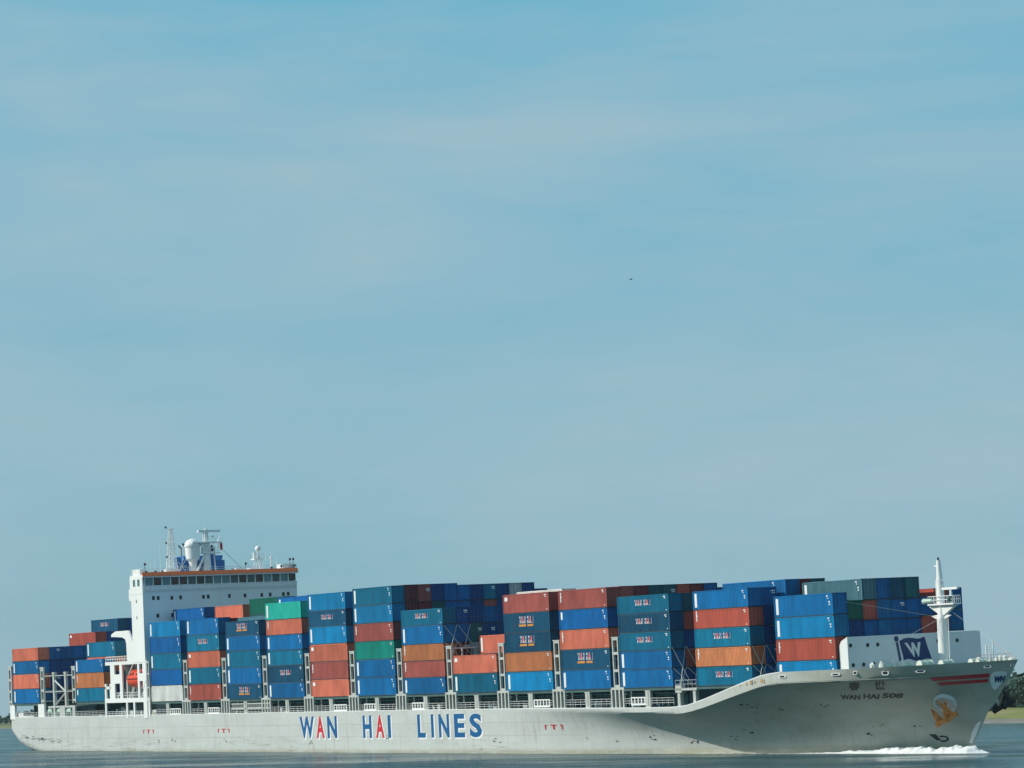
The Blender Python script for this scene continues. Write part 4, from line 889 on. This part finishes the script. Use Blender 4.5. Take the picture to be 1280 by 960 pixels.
for r_ in range(1, 11): stack('F', r_, [F5[r_], F6[r_]], 5, 17.45 - HT[F5[r_][1]] - HT[F6[r_][1]] - (0 if r_ < 5 else .3))
stack('F', 11, ['nS'], 6, 13.5)
stack('G', 0, ['bSPi', 'rSv', 'OSv', 'bHPi', 'tSWj'])
stack('G', 1, ['kS', 'uH', 'nS'], 3, 5.18); stack('G', 2, ['pS', 'qH', 'nS'], 3, 5.18); stack('G', 3, ['nS', 'nH', 'uS'], 3, 5.18); stack('G', 4, ['nH', 'nS'], 4, 7.77)
stack('H', 0, ['tHPi', 'oHLj']); stack('H', 1, ['nH', 'nH']); stack('H', 2, ['nH', 'nH', 'oHP'])
stack('I', 0, ['sHPi', 'OHj', 'dHV', 'dHV', 'rHLj']); stack('I', 1, ['wH'], 5, 11.95)
stack('J', 0, ['bHPi', 'dHVj', 'oHvj', 'uHhi', 'rHvj'])
for r_, c in enumerate(['kH', 'rH', 'kH', 'qH', 'qH', 'RH', 'kH', 'uH'], 0):
    if r_: stack('J', r_, [c], 5, 11.68)
stack('J', 8, ['nS'], 5, 11.3)
stack('K', 0, ['bSPi', 'bSPi', 'tSWj', 'dSWj', 'tSWj']); stack('K', 1, ['nS', 'xS', 'nS', 'RS', 'qS'])
stack('L', 0, ['tSWj', 'OSvj', 'tSWj', 'RSvj', 'bSPi']); stack('L', 1, ['bS', 'uS', 'nS', 'nS', 'uS'])
for r_, c in ((2.35, 'bXi'), (3.4, 'kH'), (4.4, 'qH')): stack('L', r_, [c], 5, 13.9 - 2.9)
stack('M', 0, ['sHPi', 'RHvj', 'sHPi', 'bHPi'])
stack('M', 1, ['dS', 'nS', 'GS'], 2, 2.75)
stack('M', 2, ['uS', 'RS', 'yHPi'], 3, 5.2); 
for r_, cs in ((3, ['bS', 'bS', 'uH']), (4, ['uS', 'uS', 'dH']), (5, ['uS', 'uS', 'qH'])): stack('M', r_, cs, 3, 5.2)
stack('M', 6, ['RS', 'uS'], 3, 5.4); stack('M', 7, ['kH', 'RH'], 3, 5.85); stack('M', 8, ['bH', 'uH'], 3, 5.85)
# ------------------------------------------------------------------ water, banks, hills
def water_material():
    m = bpy.data.materials.new('river_water'); m.use_nodes = True; t = m.node_tree; n = t.nodes; l = t.links; p = n['Principled BSDF']
    p.inputs['Roughness'].default_value = 0.10; p.inputs['IOR'].default_value = 1.33
    c = n.new('ShaderNodeTexCoord')
    def nz(s, rot, sc_, det=4):
        mp = n.new('ShaderNodeMapping'); mp.inputs['Rotation'].default_value = (0, 0, R(rot)); mp.inputs['Scale'].default_value = sc_; l.new(c.outputs['Object'], mp.inputs[0])
        z = n.new('ShaderNodeTexNoise'); z.inputs['Scale'].default_value = s; z.inputs['Detail'].default_value = det; z.inputs['Roughness'].default_value = .6; l.new(mp.outputs[0], z.inputs[0]); return z.outputs[0]
    a = nz(.8, 57, (1, .45, 1), 6); b = nz(.16, 50, (1, .5, 1), 4)
    s0 = n.new('ShaderNodeMath'); s0.operation = 'MULTIPLY_ADD'; l.new(b, s0.inputs[0]); s0.inputs[1].default_value = 2.6; l.new(a, s0.inputs[2])
    cmap = n.new('ShaderNodeMapping'); cmap.inputs['Rotation'].default_value = (0, 0, R(33.6)); cmap.inputs['Scale'].default_value = (.045, .85, 1); l.new(c.outputs['Object'], cmap.inputs[0])
    cz = n.new('ShaderNodeTexNoise'); cz.inputs['Scale'].default_value = 1; cz.inputs['Detail'].default_value = 5; cz.inputs['Roughness'].default_value = .65; l.new(cmap.outputs[0], cz.inputs[0])
    s1 = n.new('ShaderNodeMath'); s1.operation = 'MULTIPLY_ADD'; l.new(cz.outputs[0], s1.inputs[0]); s1.inputs[1].default_value = .9; l.new(s0.outputs[0], s1.inputs[2])
    pt = nz(.035, 20, (1, .6, 1), 5); pr = n.new('ShaderNodeMapRange'); pr.inputs[1].default_value = .35; pr.inputs[2].default_value = .65; pr.inputs[3].default_value = .04; pr.inputs[4].default_value = .30; l.new(pt, pr.inputs[0]); l.new(pr.outputs[0], p.inputs['Roughness'])
    bp_ = n.new('ShaderNodeBump'); bp_.inputs['Strength'].default_value = 1.0; bp_.inputs['Distance'].default_value = 1.3; l.new(s1.outputs[0], bp_.inputs['Height']); l.new(bp_.outputs[0], p.inputs['Normal'])
    v = nz(.02, 40, (1, 3, 1), 3); mx = n.new('ShaderNodeMix'); mx.data_type = 'RGBA'; mx.inputs[6].default_value = (0.008, 0.075, 0.095, 1); mx.inputs[7].default_value = (0.018, 0.095, 0.09, 1); l.new(v, mx.inputs[0]); l.new(mx.outputs[2], p.inputs['Base Color'])
    return m
wm = MB(); W_ = 16000; wm.add([(-W_, -2500, 0), (W_, -2500, 0), (W_, W_, 0), (-W_, W_, 0)], [(0, 1, 2, 3)]); tag(wm.build('water', water_material()), kind='structure')

def ground_material(name, cols, scale):
    m = bpy.data.materials.new(name); m.use_nodes = True; t = m.node_tree; n = t.nodes; l = t.links; p = n['Principled BSDF']; p.inputs['Roughness'].default_value = .9
    c = n.new('ShaderNodeTexCoord'); z = n.new('ShaderNodeTexNoise'); z.inputs['Scale'].default_value = scale; z.inputs['Detail'].default_value = 6; l.new(c.outputs['Object'], z.inputs[0])
    r = n.new('ShaderNodeValToRGB'); r.color_ramp.elements[0].position = .35; r.color_ramp.elements[1].position = .65
    r.color_ramp.elements[0].color = (*cols[0], 1); r.color_ramp.elements[1].color = (*cols[-1], 1)
    if len(cols) == 3: e = r.color_ramp.elements.new(.5); e.color = (*cols[1], 1)
    l.new(z.outputs[0], r.inputs[0]); l.new(r.outputs[0], p.inputs['Base Color']); return m
MUD = ground_material('mud', [(.16, .15, .13), (.24, .22, .19)], .08); GRASS = ground_material('bank_grass', [(.09, .14, .03), (.20, .21, .05), (.26, .22, .09)], .05); FAR = ground_material('field', [(.06, .10, .03), (.12, .13, .05)], .01)
SHORE = [(-9000, 2600), (-5000, 1500), (-3000, 960), (-1437, 612), (-1000, 545), (-700, 505), (-450, 470), (-300, 452), (-219, 452), (-170, 480), (-110, 540), (0, 680), (300, 1150), (900, 2200), (2500, 5000)]
PROF = [(-8, -1.0), (0, -.05), (9, 1.5), (9.5, 1.55), (42, 5.2), (52, 5.4), (75, 3.6), (400, 3.4), (6000, 3.4)]
def shore_pts(step=25):
    pts = []
    for a, b in zip(SHORE, SHORE[1:]):
        k = max(1, min(60, int(math.dist(a, b) / step)))
        for i in range(k): pts.append((lerp(a[0], b[0], i / k), lerp(a[1], b[1], i / k)))
    pts.append(SHORE[-1]); return pts
sp = shore_pts(); gb = MB(); random.seed(2)
IN = []
for i, (x, y_) in enumerate(sp):
    a = sp[max(0, i - 6)]; b = sp[min(len(sp) - 1, i + 6)]; t = Vector((b[0] - a[0], b[1] - a[1])).normalized(); nrm = Vector((-t.y, t.x)); nrm = nrm if nrm.y > 0 else -nrm
    IN.append(nrm); lowz = 1.0 if x > -600 else interp(x, [(-1500, .33), (-600, 1)])
    for (dd, zz) in PROF:
        j = random.uniform(-1.2, 1.2) if dd < 60 else 0; gb.v.append((x + nrm.x * (dd + j), y_ + nrm.y * (dd + j), zz * lowz + (random.uniform(-.12, .12) if dd > 0 else 0)))
npf = len(PROF)
for i in range(len(sp) - 1):
    for j in range(npf - 1):
        gb.f.append((i * npf + j, (i + 1) * npf + j, (i + 1) * npf + j + 1, i * npf + j + 1)); gb.m.append(0 if j < 3 else (1 if j < 6 else 2))
tag(gb.build('river_bank', [MUD, GRASS, FAR]), kind='structure')

# leaves and trees
def leaf_material(name, a, b):
    m = bpy.data.materials.new(name); m.use_nodes = True; t = m.node_tree; n = t.nodes; l = t.links; p = n['Principled BSDF']; p.inputs['Roughness'].default_value = .65
    c = n.new('ShaderNodeTexCoord'); z = n.new('ShaderNodeTexNoise'); z.inputs['Scale'].default_value = .35; z.inputs['Detail'].default_value = 4; l.new(c.outputs['Object'], z.inputs[0])
    mx = n.new('ShaderNodeMix'); mx.data_type = 'RGBA'; mx.inputs[6].default_value = (*a, 1); mx.inputs[7].default_value = (*b, 1); r = n.new('ShaderNodeMapRange'); r.inputs[1].default_value = .35; r.inputs[2].default_value = .65; l.new(z.outputs[0], r.inputs[0]); l.new(r.outputs[0], mx.inputs[0]); l.new(mx.outputs[2], p.inputs['Base Color']); return m
LEAF = [leaf_material('leaves_dark', (.012, .045, .032), (.03, .07, .04)), leaf_material('leaves_mid', (.018, .05, .03), (.045, .085, .04))]
BARK = mat('bark', (.08, .06, .045), .9, var=.3)
def tree_meshes(seed, h, w):
    r = random.Random(seed); tr = MB(); cr_ = MB()
    tr.tube((0, 0, -.3), (.2, .1, h * .35), .32, .24, n=8); tr.tube((.2, .1, h * .35), (-.1, .2, h * .85), .24, .06, n=7)
    cl_ = []
    for i in range(15):
        a = r.uniform(0, 6.28); z0 = h * r.uniform(.22, .6); rr = w * r.uniform(.35, .85); z1 = z0 + h * r.uniform(.08, .3); e = (math.cos(a) * rr, math.sin(a) * rr, z1); tr.tube((.1, .1, z0), e, .12, .04, n=5); cl_.append(e)
    for i in range(16):
        z = h * r.uniform(.3, 1.0); f = math.sqrt(max(.05, 1 - ((z / h - .5) / .55) ** 2)); a = r.uniform(0, 6.28); q = w * f * math.sqrt(r.random()) * .85; cl_.append((math.cos(a) * q, math.sin(a) * q, z * .95))
    for (cx, cy, cz) in cl_:
        cr0 = r.uniform(.9, 1.9) * w / 4.5
        for k in range(62):
            d_ = Vector((r.gauss(0, 1), r.gauss(0, 1), r.gauss(0, .8))); d_ = d_.normalized() * cr0 * r.uniform(.55, 1.05) if d_.length > 0 else d_
            p = Vector((cx, cy, cz)) + d_; s_ = r.uniform(.22, .5); u = Vector((r.uniform(-1, 1), r.uniform(-1, 1), r.uniform(-1, 1))).normalized() * s_; v = u.orthogonal().normalized() * s_ * .7
            cr_.add([p - u, p + v, p + u, p - v], [(0, 1, 2, 3)])
    return tr.mesh('trunk'), cr_.mesh('crown')
TM = [tree_meshes(1, 15, 5.0), tree_meshes(2, 13, 4.6), tree_meshes(3, 17, 5.4), tree_meshes(4, 10, 4.2)]
for k, (a, b) in enumerate(TM): a.materials.append(BARK); b.materials.append(LEAF[k % 2])
# positions in world metres on the land behind the grass dyke
TR = [(-262, 505, 3, 1.0, 'low round tree at the near end of the tree row by the bow'), (-254, 512, 1, 1.0, 'dark tree just past the ship\'s stem, behind the grass bank'), (-246, 514, 0, .95, 'tall dark tree behind the grass bank, second out from the stem'),
      (-238, 520, 2, 1.0, 'tallest bushy tree behind the grass bank beyond the bow'), (-232, 531, 0, .93, 'dark tree standing behind the tallest tree of the bank row'), (-226, 523, 1, 1.05, 'mid-height tree next to the tallest on the far bank'),
      (-219, 533, 2, .92, 'broad tree near the picture edge on the far bank'), (-213, 528, 3, 1.1, 'shorter tree in front at the outer end of the bank row'), (-206, 541, 0, 1.0, 'outermost tall tree of the bank row, partly cut off by the frame')]
for (x, y_, k, s_, lab) in TR:
    o = empty('tree', Matrix.Translation((x, y_, 3.5)) @ Matrix.Rotation(x * 1.7, 4, 'Z') @ Matrix.Scale(s_ * 1.22, 4)); tag(o, lab, 'tree', 'trees along the far river bank')
    for nm, me_ in (('trunk', TM[k][0]), ('crown', TM[k][1])):
        c = bpy.data.objects.new(nm, me_); C.objects.link(c); c.parent = o
# far woods as a mass
def wood(name, pts, n, hmin, hmax, seed, leaf, size):
    r = random.Random(seed); mb = MB()
    segs = list(zip(pts, pts[1:])); lens = [math.dist(a, b) for a, b in segs]; tot = sum(lens)
    for _ in range(n):
        t = r.random() * tot
        for (a, b), L_ in zip(segs, lens):
            if t <= L_: break
            t -= L_
        f = t / L_; x = lerp(a[0], b[0], f) + r.uniform(-40, 40); y_ = lerp(a[1], b[1], f) + r.uniform(-10, 60); h = r.uniform(hmin, hmax) * (.75 + .25 * math.sin(x * .013) * math.cos(x * .004 + 1)); w = h * r.uniform(.4, .7)
        for k in range(46):
            th = r.uniform(0, 6.28); ph = math.acos(r.uniform(-.3, 1)); rr = r.uniform(.75, 1.05); p = Vector((x + w * rr * math.sin(ph) * math.cos(th), y_ + w * rr * math.sin(ph) * math.sin(th), 3 + h * .45 + h * .55 * rr * math.cos(ph)))
            s_ = size * r.uniform(.5, 1.2); u = Vector((r.uniform(-1, 1), r.uniform(-1, 1), r.uniform(-.6, .6))).normalized() * s_; v = u.orthogonal().normalized() * s_ * .8; mb.add([p - u, p + v, p + u, p - v], [(0, 1, 2, 3)])
        mb.ball((x, y_, 3 + h * .42), w * .62, nu=8, nv=6, sz=h * .42 / (w * .62))
    return tag(mb.build(name, leaf), kind='stuff')
wood('far_wood', [(-3000, 1120), (-1437, 700), (-900, 610), (-500, 560), (-275, 545)], 420, 7, 12, 8, LEAF[1], 1.6)
wood('bank_wood', [(-400, 545), (-300, 550), (-215, 570), (-150, 600), (-60, 720), (60, 900)], 150, 14, 20, 12, LEAF[0], 1.5)
# low hills far behind
hl = MB(); random.seed(17); nx = 90
for i in range(nx):
    x = -12000 + i * 180
    for j, (dy, f) in enumerate(((0, 0), (250, .7), (600, 1), (1500, .8))):
        hl.v.append((x, 4200 - x * .12 + dy, 3 + f * (26 + 12 * math.sin(i * .21) + 8 * math.sin(i * .53 + 1)) * 1.0))
for i in range(nx - 1):
    for j in range(3): hl.f.append((i * 4 + j, (i + 1) * 4 + j, (i + 1) * 4 + j + 1, i * 4 + j + 1)); hl.m.append(0)
tag(hl.build('hills', ground_material('hill_wood', [(.03, .06, .025), (.06, .09, .035)], .004)), kind='structure')

# ------------------------------------------------------------------ bow wave and foam along the side
FOAM = mat('foam', (.88, .90, .89), .8, var=.06, nscale=1.2, bump=.3)
_nt = FOAM.node_tree; _p = _nt.nodes['Principled BSDF']; _tc = _nt.nodes.new('ShaderNodeTexCoord'); _nz = _nt.nodes.new('ShaderNodeTexNoise'); _nz.inputs['Scale'].default_value = 1.6; _nz.inputs['Detail'].default_value = 8; _nz.inputs['Roughness'].default_value = .7
_at = _nt.nodes.new('ShaderNodeAttribute'); _at.attribute_name = 'cover'; _ad = _nt.nodes.new('ShaderNodeMath'); _ad.operation = 'ADD'; _mr = _nt.nodes.new('ShaderNodeMapRange'); _mr.inputs[1].default_value = .95; _mr.inputs[2].default_value = 1.12
_nt.links.new(_tc.outputs['Object'], _nz.inputs[0]); _nt.links.new(_nz.outputs[0], _ad.inputs[0]); _nt.links.new(_at.outputs['Fac'], _ad.inputs[1]); _nt.links.new(_ad.outputs[0], _mr.inputs[0]); _nt.links.new(_mr.outputs[0], _p.inputs['Alpha'])
from mathutils import noise as mno
def world_half(X):           # side of the hull at the water plane, world y
    c_ = math.cos(HEEL); s_ = math.sin(HEEL); z = .5
    for _ in range(6):
        b = half(X, z); z = (b * s_ - math.sin(TRIM) * (X - 110)) / c_
    return -b * c_ - z * s_
fv = []; ff = []; cov = []
nX, nY = 420, 26
for i in range(nX + 1):
    X = 214 + i * (268.0 - 214) / nX
    H_ = interp(X, [(214, .03), (236, .06), (243, .14), (248, .4), (252, .62), (256, .85), (259, .95), (261.5, .62), (263, .7), (265, 1.15), (266.6, 1.0), (268, .1)])
    w_ = interp(X, [(214, 1.0), (240, 1.6), (250, 3.0), (258, 4.4), (263, 3.6), (266, 2.4), (268, .8)])
    sol = interp(X, [(214, .54), (232, .62), (240, .78), (246, .98), (254, 1.1), (268, 1.1)])
    yh = world_half(min(X, 265.4)) if X < 265.4 else world_half(265.4) + (X - 265.4) * .35
    for j in range(nY + 1):
        a = -.12 + 1.12 * j / nY
        bump = math.sin(min(1, max(0, (a + .12) / .95)) * math.pi) ** .7 if a < .83 else 0
        n1 = mno.fractal(Vector((X * .9, a * w_ * 1.1, 3.1)), .8, 2.1, 5) ; n2 = mno.noise(Vector((X * .35, a * 1.5, 7.7)))
        z = max(0.012, H_ * bump * (.85 + .45 * n1 + .35 * n2)) + .012
        fv.append((X + .12 * n1, yh - a * w_ * (1 + .12 * n2), z)); cov.append(min(1.2, sol * (1 - max(0, a - .5) * .95)))
for i in range(nX):
    for j in range(nY): q = i * (nY + 1) + j; ff.append((q, q + nY + 1, q + nY + 2, q + 1))
fme = bpy.data.meshes.new('bow_wave_foam'); fme.from_pydata(fv, [], ff); fat = fme.attributes.new('cover', 'FLOAT', 'POINT'); fat.data.foreach_set('value', cov); fme.polygons.foreach_set('use_smooth', [True] * len(fme.polygons)); fme.materials.append(FOAM)
fob = bpy.data.objects.new('bow_wave_foam', fme); C.objects.link(fob); tag(fob, kind='stuff')

# ------------------------------------------------------------------ bird
def dir_px(px, py): return (_f + (px - 640) / 3710.26 * _r2 - (py - 480) / 3710.26 * _u2).normalized()
bpos = Vector((237.72, -32.84, 63.06))
bird = MB(); bird.ball((0, 0, 0), .13, nu=10, nv=8, sx=2.0); bird.ball((.3, 0, .04), .07, nu=8, nv=6); bird.add([(-.25, -.05, 0), (-.25, .05, 0), (-.42, .08, .01), (-.42, -.08, .01)], [(0, 1, 2, 3)])
bo = bird.build('bird', mat('bird_dark', (.03, .04, .05), .8)); bo.matrix_world = Matrix.Translation(bpos) @ Matrix.Rotation(R(120), 4, 'Z') @ Matrix.Scale(.72, 4)
tag(bo, 'small dark bird flying alone high in the open sky', 'bird')
for s_ in (-1, 1):
    w = MB(); w.prism([(.12, 0, .03), (-.1, 0, .03), (-.12, s_ * .3, .14), (.08, s_ * .3, .16)], (0, 0, .02)); w.prism([(.08, s_ * .3, .15), (-.12, s_ * .3, .14), (-.16, s_ * .62, .08)], (0, 0, .015)); w.build('wing', mat('bird_wing', (.04, .05, .06), .8), bo)

# ------------------------------------------------------------------ air
hb_ = MB(); hb_.box(-13500, 3000, -900, 8600, -2.2, 66.0)
hm = bpy.data.materials.new('haze_air'); hm.use_nodes = True; t = hm.node_tree; t.nodes.remove(t.nodes['Principled BSDF'])
pv = t.nodes.new('ShaderNodeVolumePrincipled'); pv.inputs['Color'].default_value = (.82, .93, .97, 1); pv.inputs['Density'].default_value = HAZE; pv.inputs['Anisotropy'].default_value = .2
t.links.new(pv.outputs[0], t.nodes['Material Output'].inputs['Volume'])
tag(hb_.build('haze', hm), kind='stuff')
